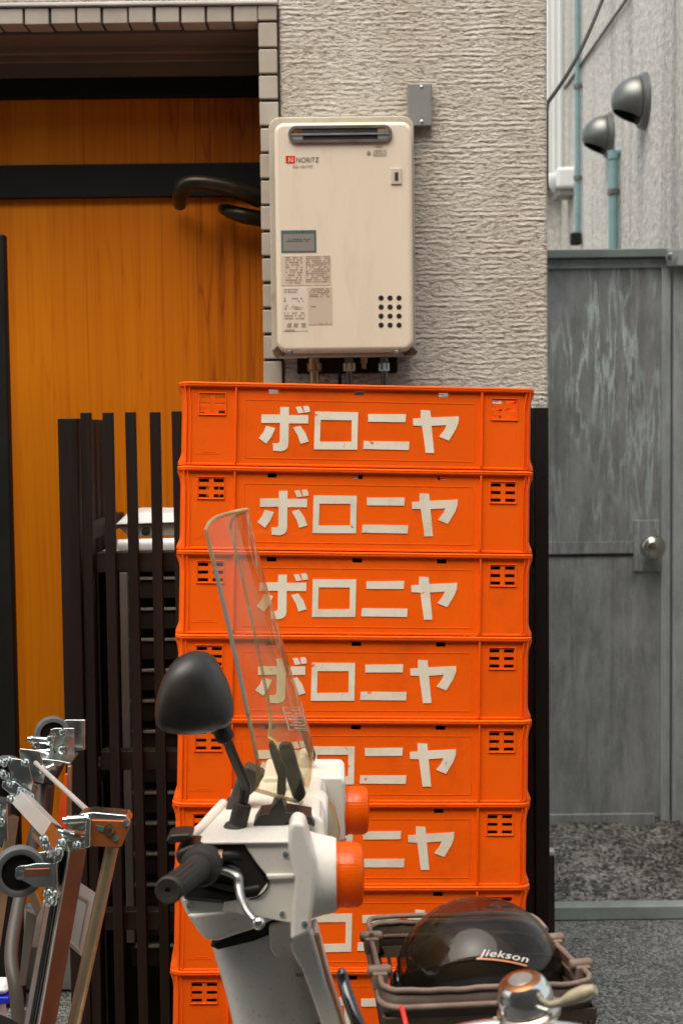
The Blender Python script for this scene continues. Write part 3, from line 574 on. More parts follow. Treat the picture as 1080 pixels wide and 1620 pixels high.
# ------------------------------------------------------------------ alley gate
GY = 4.8
gx0 = xr+.06; g_top = P(960, 404, GY).z; g_bot = P(960, 1303, GY).z; gx1 = P(1060, 700, GY).x
gate = thing('alley_gate', ((gx0+gx1)/2, GY, g_bot), 'weathered grey steel gate with drip stains and a round knob', 'gate')
gx0 = P(820, 700, GY).x
b = B(); bx(b, gx0, gx1, GY+.012, GY+.03, g_bot+.02, g_top-.02); obj('panel', b, M['gatepanel'], gate, smooth=False)
zz1 = P(960, 424, GY).z; xs = P(1045, 700, GY).x
b = B(); bx(b, gx0, gx1, GY, GY+.04, zz1, g_top-.012); obj('top_rail', b, M['gateframe'], gate, bevel=.003)
b = B(); bx(b, xs, gx1, GY, GY+.04, g_bot, zz1-.001); obj('stile', b, M['gateframe'], gate, bevel=.003)
b = B(); bx(b, gx0, gx1-.05, GY+.002, GY+.04, g_bot-.02, P(960, 1288, GY).z); obj('bottom_rail', b, M['gatepanel'], gate, bevel=.003)
m0 = P(960, 876, GY).z; m1 = P(960, 857, GY).z; lx = P(1002, 860, GY).x
b = B(); bx(b, gx0, lx-.001, GY+.0085, GY+.011, m0, m1); obj('middle_rail', b, M['gatepanel'], gate, bevel=.002)
b = B(); bx(b, gx0, lx-.001, GY+.006, GY+.011, m0-.009, m0-.001); obj('rail_lip', b, M['charcoal'], gate, bevel=.002)
l0 = P(1002, 904, GY); l1 = P(1044, 823, GY)
b = B(); bx(b, l0.x, xs-.001, GY+.001, GY+.011, l0.z, l1.z); obj('lock_plate', b, M['gatepanel'], gate, bevel=.002)
k = P(1031, 866, GY-.05); kn = B(); lathe(kn, (k.x, GY+.001, k.z), (0, -1, 0), [(.030, 0), (.030, .006), (.014, .008), (.014, .026), (.030, .034), (.041, .05), (.042, .062), (.034, .076), (.018, .083), (.001, .085)], 32)
knob = obj('knob', kn, mat('worn_steel_knob', (.5, .48, .44), .22, 1, var=.2, vs=30), gate)
b = B(); lathe(b, (k.x, GY-.084, k.z), (0, -1, 0), [(.009, 0), (.009, .004)], 16); obj('keyhole_cap', b, M['brass'], knob)
b = B(); bx(b, gx1+.006, gx1+.12, GY-.01, GY+.05, g_bot-.05, g_top-.02); obj('post', b, M['gateframe'], gate, bevel=.004)
b = B(); bx(b, gx0, gx1+.07, GY-.03, GY+.06, g_top-.01, g_top+.018); obj('head_bar', b, mat('teal_grey_steel', (.17, .215, .205), .5, .2, var=.15, vs=16, dirt=.3), gate, bevel=.003)
q = P(1064, 404, GY-.04); b = B(); bx(b, q.x-.02, q.x+.14, GY-.05, GY-.031, q.z-.035, q.z+.02); obj('head_bracket', b, M['gateframe'], gate, bevel=.003)
b = B(); bolt(b, (q.x-.008, GY-.05, q.z-.006), (0, -1, 0), .014, .012); obj('bolt', b, M['zinc'], gate)

# ------------------------------------------------------------------ slatted screen in front of the house wall
FY = 3.05
zs = P(200, 652, FY).z
x0s, x1s = P(90, 660, FY).x, P(866, 660, FY).x
scr = thing('slat_screen', ((x0s+x1s)/2, FY, 0), 'tall black timber screen of upright slats standing behind the crates', 'screen')
def upright(name, px, wpx, y, d, z1, m='darkwood'):
    a = P(px, 652, y); b = B(); wd = wpx*y/F; lean = random.uniform(-.003, .003)
    prism(b, [Vector((a.x+lean, y, z1)), Vector((a.x+wd+lean, y, z1)), Vector((a.x+wd-lean, y, .0)), Vector((a.x-lean, y, .0))], Vector((0, d, 0)))
    obj(name, b, M[m], scr, bevel=.002)
upright('corner_post', 91, 31, FY-.005, .045, zs-.012)
for i in range(20):
    px = 125 + 37*i if i < 5 else 271+37*(i-4)
    if px > 830: break
    upright('slat', px, 16, FY, .022, zs+random.uniform(-.002, .002))
for k in range(8):                                # return side
    y = FY+.06+.075*k; b = B(); bx(b, x0s+.003, x0s+.022, y, y+.045, 0, zs-.012); obj('side_slat', b, M['darkwood'], scr, bevel=.002)
b = B(); bx(b, x1s-.03, x1s, FY-.01, WY-.06, 0, P(855, 645, FY).z); obj('end_panel', b, M['charcoal'], scr, bevel=.002)
for ya, yb in ((873, 905), (1187, 1217), (1440, 1470)):
    za, zb = P(230, ya, FY+.03).z, P(230, yb, FY+.03).z
    b = B(); bx(b, P(150, 900, FY).x, x1s-.032, FY+.023, FY+.06, zb, za); obj('rail', b, M['darkwood2'], scr, bevel=.002)
for ya, yb in ((835, 862), (1240, 1270)):
    za, zb = P(150, ya, FY+.03).z, P(150, yb, FY+.03).z
    b = B(); bx(b, x0s+.023, x0s+.045, FY+.046, WY-.08, zb, za); obj('side_rail', b, M['darkwood2'], scr, bevel=.002)
# louvred cover behind the screen
LY = 3.36
lc = thing('louvred_cover', (P(240, 900, LY).x, LY, 0), 'dark brown louvred timber cover seen through the gaps of the screen', 'cover')
lx0, lx1 = P(196, 900, LY).x, P(640, 900, LY).x
for k in range(13):
    yy = 917+48.5*k; zt_ = P(240, yy, LY).z; zb_ = P(240, yy+30, LY).z
    if zb_ < .02: break
    b = B(); bx(b, lx0, lx1, LY, LY+.045, zb_, zt_); obj('louvre', b, M['darkwood2'], lc, bevel=.0025)
    b = B(); bx(b, lx0+.01, lx1-.01, LY-.004, LY+.03, zt_+.0005, zt_+.005); obj('louvre_lit_edge', b, mat('lit_edge', (.24, .21, .17), .6, var=.2, vs=30) if k == 0 else bpy.data.materials['lit_edge'], lc)  # pale strip painting the light on each louvre's top edge
b = B(); p = P(190, 905, LY-.02); bx(b, p.x, P(204, 905, LY).x, LY-.03, LY-.006, P(200, 1485, LY).z, p.z); obj('upright', b, mat('pale_grey_post', (.20, .175, .14), .6, var=.15, vs=9), lc, bevel=.002)
b = B(); bx(b, P(140, 905, LY+.1).x, lx1, LY+.10, LY+.34, 0.005, P(240, 905, LY+.1).z); obj('inner_case', b, M['charcoal'], lc, smooth=False)
zt_ = P(240, 872, LY).z
b = B(); bx(b, P(158, 900, LY).x, lx1, LY-.02, LY+.34, zt_-.012, zt_); obj('top_board', b, mat('pale_grey_board', (.42, .42, .40), .5, var=.1), lc, bevel=.003)
# carton on the cover
cz = zt_+.001; c0, c1 = P(184, 850, LY+.05).x, P(330, 850, LY+.05).x; zt2 = P(240, 812, LY+.05).z
ct = thing('metal_box', ((c0+c1)/2, LY+.1, cz), 'dented pale metal box lying on the louvred cover behind the slats', 'box')
b = B(); prism(b, [Vector((c0+.03, LY+.05, cz+.03)), Vector((c1, LY+.05, cz+.03)), Vector((c1, LY+.05, zt2-.022)), Vector((c0+.004, LY+.05, zt2-.03))], Vector((0, .2, 0))); obj('body', b, mat('tan_card', (.27, .235, .18), .7, var=.2, vs=20), ct, bevel=.003)
b = B(); prism(b, [Vector((c0, LY+.035, zt2-.026)), Vector((c1, LY+.035, zt2-.02)), Vector((c1, LY+.06, zt2)), Vector((c0+.03, LY+.06, zt2+.003))], Vector((0, .2, 0))); obj('lid', b, mat('pale_grey_lid', (.52, .52, .49), .5, var=.1, vs=20), ct, bevel=.004)
b = B(); tube(b, [(c0+.01, LY+.02, cz+.014), (c1, LY+.02, cz+.016)], .0125, 12); obj('front_roll', b, mat('white_sheet', (.7, .7, .68), .5), ct)
b = B(); lathe(b, P(231, 841, LY+.05), (0, -1, 0), [(.01, -.002), (.01, .004), (.006, .006)], 12); obj('clasp', b, M['dark'], ct)
# stake at the right foot of the screen
s0 = P(866, 1352, 3.5); s1 = P(877, 1460, 3.5)
b = B(); bx(b, s0.x-.01, s1.x, 3.5, 3.53, 0, s0.z-.004)
stk = thing('timber_stake', (s0.x, 3.5, 0), 'short brown timber stake with a pale top right of the crates', 'stake'); obj('shaft', b, M['darkwood2'], stk, bevel=.002)
b = B(); bx(b, s0.x-.011, s1.x+.001, 3.499, 3.531, s0.z-.003, s0.z+.008); obj('cap', b, mat('pale_cap_wood', (.4, .38, .34), .7), stk, bevel=.002)
# ------------------------------------------------------------------ crates
def corner(k): return A(282.5-2.0*k, 603+133.4*k, 2.66*(1-.0012*k)), A(849-1.3*k, 614+131.4*k, 2.705*(1-.0012*k))
l0, r0 = corner(0); l7, r7 = corner(7)
exv = ((r0-l0)+(r7-l7)).normalized(); upv = ((l0-l7)+(r0-r7)); upv = (upv-exv*upv.dot(exv)).normalized(); eyv = upv.cross(exv)
PITCH = ((l0-l7)+(r0-r7)).length/2/7; WR = ((r0-l0).length+(r7-l7).length)/2
H = PITCH - .0006; RIM = .0095; LIP = .008; WB = WR-2*LIP; DB = .43
print('crate', WR, PITCH, exv, upv)
crate0 = thing('bread_crate', (0, 0, 0), None, 'crate', 'orange bread crates in the stack')
def plan(off, r=.02, n=9):
    """rounded rectangle seen from above: (x, y, side weight); starts at front left, runs round the back"""
    o = []
    W2, D0, D1 = WB/2, 0, DB
    for cx, cy, a0 in ((W2-r, D0+r, -pi/2), (W2-r, D1-r, 0), (-W2+r, D1-r, pi/2), (-W2+r, D0+r, pi)):
        for i in range(n+1):
            a = a0+pi/2*i/n; o.append((cx+(r+off)*cos(a), cy+(r+off)*sin(a), abs(cos(a))))
    return o
def grid_wall(bm, xs, zs, holes, y):
    xs = sorted(set(xs + [h[0] for h in holes] + [h[1] for h in holes])); zs = sorted(set(zs + [h[2] for h in holes] + [h[3] for h in holes])); vd = {}
    def g(x, z):
        if (x, z) not in vd: vd[(x, z)] = bm.verts.new((x, y, z))
        return vd[(x, z)]
    for xa, xb in zip(xs, xs[1:]):
        for za, zb in zip(zs, zs[1:]):
            xm, zm = (xa+xb)/2, (za+zb)/2
            if any(h[0] < xm < h[1] and h[2] < zm < h[3] for h in holes): continue
            bm.faces.new((g(xa, za), g(xb, za), g(xb, zb), g(xa, zb)))
XL = -WR/2
holes = []
for c in (.0417, .0694):
    for q in (.024, .0383, .0526):
        holes.append((XL+c, XL+c+.0188, H-q-.0060, H-q)); holes.append((-XL-c-.0188+.004, -XL-c+.004, H-q-.0060, H-q))
for c in (.1786, .340, .500): holes.append((XL+c-.009, XL+c+.009, H-.0198, H-.0118))
b = B(); e = WB/2-.02
for y in (0, DB): grid_wall(b, [-e, e], [.0, H-RIM], holes, y)
# corners, sides
pl = plan(0); nP = len(pl); lev = [(0, .0062), (.005, .006), (.016, .0015), (.022, 0), (H-.036, 0), (H-.024, .0016), (H-.016, .0045), (H-RIM, .0072)]
rows = []
for z, fl in lev: rows.append([b.verts.new((x+(1 if x > 0 else -1)*fl*w_*w_, y, z)) for x, y, w_ in pl])
for a, c in zip(rows, rows[1:]):
    for i in range(nP):
        j = (i+1) % nP
        if j == 0 or (i == nP//2-1 - 0 and False): continue
        if i in (nP//2-1,): continue               # back wall is the grid
        b.faces.new((a[i], a[j], c[j], c[i]))
# the loop of plan() closes along the front wall (left to right), which is the grid too
fl_ = [b.verts.new((x, y, .006)) for x, y, _ in plan(-.004)]; b.faces.new(fl_)
obj('shell', b, M['orange'], crate0, local=True, solid=.003, smooth=False)
b = B()
def ringprof(bm, prof):
    rows = [[bm.verts.new((x, y, z)) for x, y, _ in plan(o)] for o, z in prof]
    n = len(rows[0])
    for a, c in zip(rows, rows[1:]+[rows[0]]):
        for i in range(n): bm.faces.new((a[i], a[(i+1) % n], c[(i+1) % n], c[i]))
ringprof(b, [(.0008, H-RIM), (LIP-.0015, H-RIM), (LIP, H-RIM+.0015), (LIP, H-.0055), (LIP-.0012, H-.005), (LIP-.0012, H-.0042), (LIP, H-.0036), (LIP, H-.0015), (LIP-.0015, H-.0002), (-.003, H-.0002), (-.003, H-RIM)])
obj('rim', b, M['orange'], crate0, local=True, ang=50)
b = B(); ringprof(b, [(.0018, .0002), (.0036, .0008), (.0036, .0035), (.0018, .0045)])
obj('foot_bead', b, M['orange'], crate0, local=True, ang=50)
RIB = (XL+.1085, XL+.5735)
for x in RIB:
    b = B(); bx(b, x-.0018, x+.0018, -.0075, -.0016, .0046, H-RIM-.0001); obj('rib', b, M['orange'], crate0, local=True, bevel=.0012)
for x in (XL+.0165, XL+.0245, -XL-.0150, -XL-.0225):
    b = B(); prism(b, [Vector((x-.0011, -.0040, .0046)), Vector((x+.0011, -.0040, .0046)), Vector((x+.0011, -.0028, .03)), Vector((x+.0011, -.0028, H-.04)), Vector((x+.0011-.004*(1 if x < 0 else -1), -.0050, H-RIM-.0002)), Vector((x-.0011-.004*(1 if x < 0 else -1), -.0050, H-RIM-.0002)), Vector((x-.0011, -.0028, H-.04)), Vector((x-.0011, -.0028, .03))], Vector((0, .0045, 0)))
    obj('corner_rib', b, M['orange'], crate0, local=True, bevel=.0006)
def frame_px(bm, x0, x1, z0, z1, t, y0, y1):
    bx(bm, x0, x1, y0, y1, z1-t, z1); bx(bm, x0, x1, y0, y1, z0, z0+t); bx(bm, x0, x0+t, y0, y1, z0+t, z1-t); bx(bm, x1-t, x1, y0, y1, z0+t, z1-t)
for s in (0, 1):
    x0, x1 = XL+.0385, XL+.0905
    if s: x0, x1 = -x1+.004, -x0+.004
    b = B(); frame_px(b, x0, x1, H-.0625, H-.0195, .0018, -.0036, -.0014); obj('vent_frame', b, M['orange'], crate0, local=True, bevel=.0007)
b = B(); frame_px(b, XL+.126, XL+.560, .014, H-.031, .0016, -.0021, -.0014); obj('panel_outline', b, M['orange'], crate0, local=True, bevel=.0003)
# lettering: strokes read in a 3.484x enlargement whose origin is photo pixel (250, 560)
def LP(zx, zy, k=3.484, ox=250, oy=560): return Vector((XL + (zx/k+ox-283)/566*WR, -.0027, H - ((zy/k+oy-604.5-.0195*(zx/k+ox-283)*.92)/133.2*PITCH)))
glyphs = [
 [(570, 339), (672, 339), (672, 297), (720, 297), (720, 342), (827, 342), (827, 389), (720, 388), (720, 500), (716, 523), (703, 537), (682, 544), (637, 541), (634, 499), (662, 500), (672, 490), (672, 386), (570, 386)],
 [(597, 402), (647, 415), (628, 460), (599, 502), (557, 471), (580, 440)], [(744, 412), (783, 402), (812, 442), (830, 490), (786, 503), (770, 457)],
 [(756, 297), (784, 293), (802, 329), (771, 333)], [(796, 292), (822, 290), (831, 300), (836, 324), (806, 328)]]
g2 = [[(424, 124), (541, 126), (540, 229), (423, 228)], [(568, 131), (671, 131), (670, 153), (569, 152)], [(557, 205), (681, 207), (680, 230), (556, 227)],
 [(690, 143), (711, 142), (711, 119), (737, 121), (739, 140), (815, 137), (815, 152), (808, 172), (789, 204), (762, 193), (776, 175), (782, 161), (741, 163), (749, 238), (726, 238), (715, 163), (691, 162)]]
hole = [(440, 147), (524, 148), (524, 207), (439, 207)]
b = B(); T = Vector((0, .0010, 0))
for g in glyphs: prism(b, [LP(*p) for p in g], T)
K = (1.714, 250, 580)
o_ = [LP(*p, *K) for p in g2[0]]; h_ = [LP(*p, *K) for p in hole]
for i in range(4):
    j = (i+1) % 4; prism(b, [o_[i], o_[j], h_[j], h_[i]], T)
for g in g2[1:]: prism(b, [LP(*p, *K) for p in g], T)
obj('lettering', b, M['cream'], crate0, local=True, smooth=False)
b = B(); bx(b, XL+.03, XL+.08, -.0019, -.0012, .021, .0225); bx(b, XL+.045, XL+.07, -.0019, -.0012, .0245, .026); obj('mould_mark', b, M['orange'], crate0, local=True)
kids = list(crate0.children)
desc = ['topmost orange bread crate in the stack, right under the water heater', 'second orange bread crate from the top, beside the tip of the windshield',
 'third orange bread crate down, behind the upper half of the windshield', 'fourth orange bread crate down, level with the top of the scooter mirror',
 'fifth orange bread crate down, behind the foot of the windshield', 'sixth orange bread crate down, behind the white cowl and amber lamps',
 'seventh orange bread crate down, behind the smoked helmet visor', 'lowest orange bread crate in view, behind the basket and white scooter column',
 'orange bread crate below the picture, last but one of the stack', 'orange bread crate standing on the ground under the whole stack']
R3 = Matrix((exv, eyv, upv)).transposed()
for k in range(10):
    o = crate0 if k == 0 else crate0.copy()
    if k:
        COL.objects.link(o)
        for ch in kids:
            c = ch.copy(); COL.objects.link(c); c.parent = o
    l, r = corner(k); mid = (l+r)/2 + exv*random.uniform(-.0012, .0012)
    o.matrix_world = Matrix.Translation(mid - upv*H + eyv*LIP) @ (R3 @ Matrix.Rotation(rad(random.uniform(-.12, .12)), 3, 'Z')).to_4x4()
    o['label'] = desc[k]

# ------------------------------------------------------------------ delivery scooter
mq0 = mat('worn_brown_plastic', (.12, .085, .055), .5)
SY = 2.015                                        # centre line; near side is smaller y
NS = 1.82
base = Vector((P(500, 1500, SY).x, SY, 0))
sc = thing('delivery_scooter', base, 'white delivery scooter front with clear windshield, black mirrors and amber lamps', 'scooter')
def mirY(bm_fn, name, m, **k):
    for s in (0, 1):
        b = B(); bm_fn(b)
        if s:
            for v in b.verts: v.co.y = 2*SY-v.co.y
        yield obj(name, b, m, sc, **k)
def sprism(pts, Y, t, name, m, parent=None, bev=.006, seg=3):
    b = B(); ppx(b, pts, Y, t); return obj(name, b, m, parent or sc, bevel=bev, seg=seg)
# cowl: near open shell, mid body, far shell
near = [(297, 1330), (378, 1334), (460, 1331), (470, 1345), (470, 1452), (462, 1461), (418, 1453), (360, 1443), (362, 1412), (407, 1419), (424, 1394), (384, 1336), (300, 1337)]
body = [(378, 1333), (460, 1331), (474, 1345), (474, 1452), (464, 1461), (420, 1453), (360, 1443), (345, 1447), (334, 1417), (340, 1345), (340, 1333)]
cowl = sprism(body, 1.868, 2*(SY-1.868), 'handlebar_cowl', M['white'], bev=.014, seg=4)
C_sh = [(384, 1334), (460, 1330), (472, 1345), (471, 1452), (462, 1461), (418, 1453), (352, 1441), (356, 1428), (407, 1419), (425, 1395), (386, 1337)]
for sgn in (0, 1):
    b = B(); ppx(b, C_sh, NS, .046)
    if sgn:
        for v in b.verts: v.co.y = 2*SY-v.co.y
    obj('side_shell', b, M['white'], sc, bevel=.006, seg=3)
# top plate over the grip (a bent sheet running the whole width)
tp = [(296, 1328), (378, 1331), (470, 1329), (471, 1334), (378, 1336.5), (300, 1336)]
zt9, zb9 = P(378, 1331, 1.816).z, P(378, 1336.5, 1.816).z; xa, xb = P(297, 1330, 1.816).x, P(470, 1330, 1.816).x
b = B(); prism(b, [Vector(q+(zt9,)) for q in ((xb, 1.816), (xb, 2*SY-1.816), (-.150, 2*SY-1.816), (-.158, 2.10), (-.167, 2.0), (-.192, 1.85), (xa, 1.816))], Vector((0, 0, zb9-zt9)))
obj('top_plate', b, M['white'], sc, bevel=.0035, seg=3)
sprism([(292, 1342), (384, 1337), (424, 1395), (407, 1418), (355, 1427), (292, 1421)], 1.8225, .04, 'switch_recess', M['black'], bev=.003)
sprism([(283, 1416), (291, 1423), (355, 1428), (366, 1414), (372, 1440), (345, 1444), (295, 1447)], 1.835, .05, 'lower_lip', M['white'], bev=.006)
sprism([(291, 1412), (356, 1417), (363, 1412), (354, 1428), (291, 1423)], 1.828, .06, 'lip_gasket', M['black'], bev=.003)
sprism([(420, 1384), (466, 1383), (466, 1391), (424, 1393)], 1.8155, .01, 'trim_rib', M['white'], bev=.0025)
# collar strap on both sides
col = [(456, 1313), (463, 1299), (481, 1303), (486, 1322), (493, 1345), (501, 1368), (497, 1425), (490, 1477), (476, 1484), (459, 1491), (462, 1440), (466, 1390), (455, 1343)]
for sgn in (0, 1):
    b = B(); ppx(b, col, 1.800, .055)
    if sgn:
        for v in b.verts: v.co.y = 2*SY-v.co.y
    obj('side_collar', b, M['white'], sc, bevel=.0065, seg=3)
# lamp housings and amber lenses
LZ = P(552, 1386, 1.87)
for sgn in (0, 1):
    yy = 1.87 if not sgn else 2*SY-1.87
    c = Vector((P(490, 1384, 1.87).x, yy, P(490, 1384, 1.87).z)); x1 = P(532, 1384, 1.87).x-c.x
    if not sgn:
        b = B(); lathe(b, c, (1, 0, .0), [(.062, -.012), (.056, .004), (.052, .018), (.0495, x1-.004), (.0475, x1)], 40); hs = obj('lamp_housing', b, M['white'], sc)
    else:
        b = B(); q = lambda x, y: P(x, y, 2.12)
        prism(b, [q(415, 1229), (q(540, 1229)), q(546, 1238), q(546, 1332), q(415, 1345)], Vector((0, .12, 0))); hs = obj('lamp_housing', b, M['white'], sc, bevel=.012, seg=4)
        x1 = P(546, 1280, 2.16).x-c.x; c.z += .008; kf = .86
    kf = 1 if not sgn else .86
    b = B(); lathe(b, c+Vector((x1-.001, 0, 0)), (1, 0, 0), [(r_*kf, h_) for r_, h_ in [(.0445, 0), (.0445, .004), (.0425, .005), (.0425, .012), (.0435, .014), (.0425, .030), (.038, .0355), (.02, .038), (.001, .0385)]], 48)
    ln = obj('amber_lens', b, M['lens'], sc)
    b = B(); lathe(b, c+Vector((x1, 0, 0)), (1, 0, 0), [(.012, 0), (.012, .012), (.009, .022), (.001, .026)], 16); obj('bulb', b, M['bellcap'], ln)
# headlight and crown between the lamps
b = B(); c = Vector((P(478, 1400, SY).x, SY, LZ.z-.005)); lathe(b, c, (1, 0, -.04), [(.085, 0), (.085, .02), (.08, .032), (.074, .036)], 40); hd = obj('headlight_ring', b, M['white'], sc)
b = B(); lathe(b, c+Vector((.034, 0, 0)), (1, 0, -.04), [(.074, 0), (.06, .012), (.03, .02), (.001, .022)], 40); obj('headlight_glass', b, M['pane'], hd)
b = B(); ppx(b, [(455, 1290), (500, 1288), (513, 1300), (516, 1335), (455, 1335)], 1.90, .22); obj('cowl_crown', b, M['white'], sc, bevel=.016, seg=4)
# neck, column, fork cover, leg shield edge
def loft(bm, secs, n=28, p=2.6):                  # secs: (centre, half along x', half y, axis dir)
    rings = []
    for c, a, bb, d in secs:
        d = Vector(d).normalized(); u = Vector((0, 1, 0)).cross(d).normalized(); v = Vector((0, 1, 0)); r = []
        for i in range(n):
            t = 2*pi*i/n; ct, st_ = cos(t), sin(t)
            r.append(bm.verts.new(c + u*(a*abs(ct)**(2/p)*(1 if ct > 0 else -1)) + v*(bb*abs(st_)**(2/p)*(1 if st_ > 0 else -1))))
        rings.append(r)
    skin(bm, rings)
def ax(px, py, Y=1.94): return P(px, py, Y)
sl_ = lambda p0, p1: (P(*p1, 1.94)-P(*p0, 1.94))
pa, pb = (394, 1476), (425, 1640)
D_ = sl_(pa, pb)
sprism([(293, 1446), (372, 1438), (440, 1436), (442, 1452), (400, 1472), (345, 1490), (326, 1489), (318, 1482)], 1.90, .23, 'neck_cover', M['whitepaint'], bev=.016, seg=4)
sprism([(332, 1497), (345, 1491), (400, 1473), (440, 1453), (450, 1470), (400, 1490), (345, 1503)], 1.915, .20, 'steering_gap', M['dark'], bev=.002)
b = B()
def csec(lx, rx, y, hy): 
    l = P(lx, y, 1.94); r = P(rx, y, 1.94); c = (l+r)/2; return c, r.x-l.x
secs = []
prof = [(330, 436, 1500, 1470), (331, 452, 1507, 1462), (340, 470, 1540, 1500), (352, 488, 1580, 1555), (362, 505, 1622, 1610), (374, 524, 1680, 1670)]
rings = []
n = 36
for lx, rx, ly, ry in prof:
    l = P(lx, ly, 1.945); r = P(rx, ry, 1.945); c = (l+r)/2; u = (r-l)/2; v = Vector((0, .085, 0)); rr2 = []
    for i in range(n):
        t = 2*pi*i/n; ct, st_ = cos(t), sin(t); p = 3.4
        q = c + u*(abs(ct)**(2/p)*(1 if ct > 0 else -1)) + v*(abs(st_)**(2/p)*(1 if st_ > 0 else -1)); q.y += SY-1.945+.0
        rr2.append(b.verts.new(q))
    rings.append(rr2)
skin(b, rings, cap=False); b.faces.new(rings[-1]); inner = [b.verts.new((v.co-sum((q.co for q in rings[0]), Vector())/n)*.93+sum((q.co for q in rings[0]), Vector())/n) for v in rings[0]]; deep = [b.verts.new(v.co+Vector((.01, 0, -.03))) for v in inner]
for i in range(n):
    j = (i+1) % n; b.faces.new((rings[0][i], rings[0][j], inner[j], inner[i])); b.faces.new((inner[i], inner[j], deep[j], deep[i]))
b.faces.new(deep)
colo = obj('steering_column_cover', b, M['whitepaint'], sc)
sprism([(425, 1466), (459, 1457), (461, 1490), (452, 1497), (452, 1508), (437, 1516), (427, 1502)], 1.905, .03, 'fork_bracket', M['whitepaint'], bev=.003)
sprism([(458, 1488), (492, 1474), (500, 1500), (516, 1560), (534, 1612), (548, 1660), (520, 1660), (505, 1612), (478, 1537), (470, 1524), (461, 1508)], 1.90, .03, 'fork_cover', M['white'], bev=.006)
sprism([(490, 1478), (500, 1474), (506, 1500), (522, 1560), (540, 1618), (552, 1660), (541, 1660), (521, 1612), (504, 1550)], 1.93, .06, 'leg_shield', M['whitepaint'], bev=.004)
b = B(); tube(b, smoothpath([P(500, 1478, 1.92), P(511, 1530, 1.92), P(529, 1590, 1.92), P(548, 1650, 1.92)], 6), .0045, 8); obj('shield_edging', b, mat('amber_edging', (.5, .3, .14), .4), sc)
b = B()
for k in range(5): q = P(468+2.6*k, 1540+.6*(k % 2), 1.898); bx(b, q.x, q.x+.0012, 1.8975, 1.8995, q.z-.004, q.z)
obj('stamp', b, M['inkdark'], sc)
# front fork, fender, wheel (below the picture)
wc = Vector((P(560, 1640, SY).x+.16, SY, .27)); top = P(470, 1600, SY)
for s in (-.06, .06):
    b = B(); tube(b, [(top.x+.02, SY+s, top.z), (wc.x, SY+s, wc.z)], .016, 14); obj('fork_leg', b, M['greymetal'], sc)
wh = []
b = B(); tube(b, [wc+Vector((.235*cos(2*pi*i/40), 0, .235*sin(2*pi*i/40))) for i in range(40)], .034, 14, closed=True); wheel = obj('front_wheel', b, M['rubber'], sc)
b = B(); tube(b, [wc+Vector((.205*cos(2*pi*i/40), 0, .205*sin(2*pi*i/40))) for i in range(40)], .012, 10, closed=True)
for i in range(12): tube(b, [wc, wc+Vector((.2*cos(pi*i/6), 0, .2*sin(pi*i/6)))], .002, 6)
lathe(b, wc-Vector((0, .05, 0)), (0, 1, 0), [(.03, 0), (.03, .1)], 16); obj('rim', b, M['alu'], wheel)
b = B(); ra = []
for i in range(17):
    a = rad(20+130*i/16); ra.append([b.verts.new(wc+Vector((.285*cos(a), yy, .285*sin(a) - .02*(yy/.05)**2))) for yy in (-.05, -.03, 0, .03, .05)])
for a_, c_ in zip(ra, ra[1:]):
    for i in range(4): b.faces.new((a_[i], a_[i+1], c_[i+1], c_[i]))
obj('front_fender', b, M['white'], sc, solid=.004)
sprism([(374, 1680), (524, 1665), (560, 1900), (470, 2000), (420, 1900)], 1.94, .15, 'lower_cover', M['whitepaint'], bev=.02)
# grip
ge, gi = P(266, 1409, 1.655), P(322, 1367, 1.80); gd = (gi-ge).normalized()
b = B(); Lg = (gi-ge).length; lathe(b, ge, gd, [(.0035, .003), (.004, .0), (.0145, -.001), (.0165, .001), (.0168, .004), (.0155, .007), (.0157, Lg*.5), (.0172, Lg*.8), (.0185, Lg*.9)], 28); grip = obj('grip', b, M['rubber'], sc)
b = B(); uu, vv2 = frame_of(gd)
for k in range(16):
    a = 2*pi*k/16; q = ge+gd*.012+(uu*cos(a)+vv2*sin(a))*.0157; bar(b, q, q+gd*(Lg*.72), .0022, .0014, up=(uu*cos(a)+vv2*sin(a)))
obj('grip_ribs', b, M['rubber'], grip)
b = B(); lathe(b, ge+gd*(Lg*.83), gd, [(.016, 0), (.024, .004), (.0265, .012), (.0265, .020), (.024, .026), (.021, .05), (.020, .09)], 28); obj('grip_flange', b, M['rubber'], grip)
b = B(); e2 = Vector((ge.x+.03, 2*SY-ge.y-.05, ge.z-.075)); i2 = Vector((gi.x+.02, 2*SY-gi.y-.04, gi.z-.06)); lathe(b, e2, i2-e2, [(.0145, -.001), (.0165, .001), (.0155, .007), (.0172, Lg*.8), (.026, Lg*.85), (.026, Lg*.95), (.02, Lg)], 24); obj('grip', b, M['rubber'], sc)
b = B(); tube(b, [gi, P(400, 1390, 1.92), Vector((P(400, 1390, 1.92).x, 2*SY-1.92, P(400, 1390, 1.92).z)), i2], .011, 12); obj('handlebar', b, M['black'], sc)
# switch block, cable, nut, lever
sprism([(276, 1347), (300, 1336), (324, 1338), (316, 1352), (300, 1378), (278, 1368)], 1.80, .05, 'switch_block', M['black'], bev=.008)
sprism([(262, 1330), (270, 1321), (300, 1319), (305, 1324), (300, 1331), (268, 1336)], 1.80, .04, 'choke_lever', M['black'], bev=.005)
b = B(); tube(b, smoothpath([P(318, 1357, 1.80), P(345, 1354, 1.81), P(372, 1353, 1.82), P(392, 1358, 1.84), P(405, 1372, 1.87)], 6), [.0062, .0058, .0055, .007, .007], 12); cb_ = obj('brake_cable', b, M['black'], sc)
b = B(); lathe(b, P(343, 1354.5, 1.808), (1, 0, 0), [(.0085, 0), (.0085, .0075)], 6); obj('cable_nut', b, M['bronze'], cb_)
sprism([(346, 1370), (362, 1366), (384, 1378), (382, 1400), (372, 1408), (366, 1390), (350, 1382)], 1.815, .03, 'lever_perch', M['black'], bev=.005)
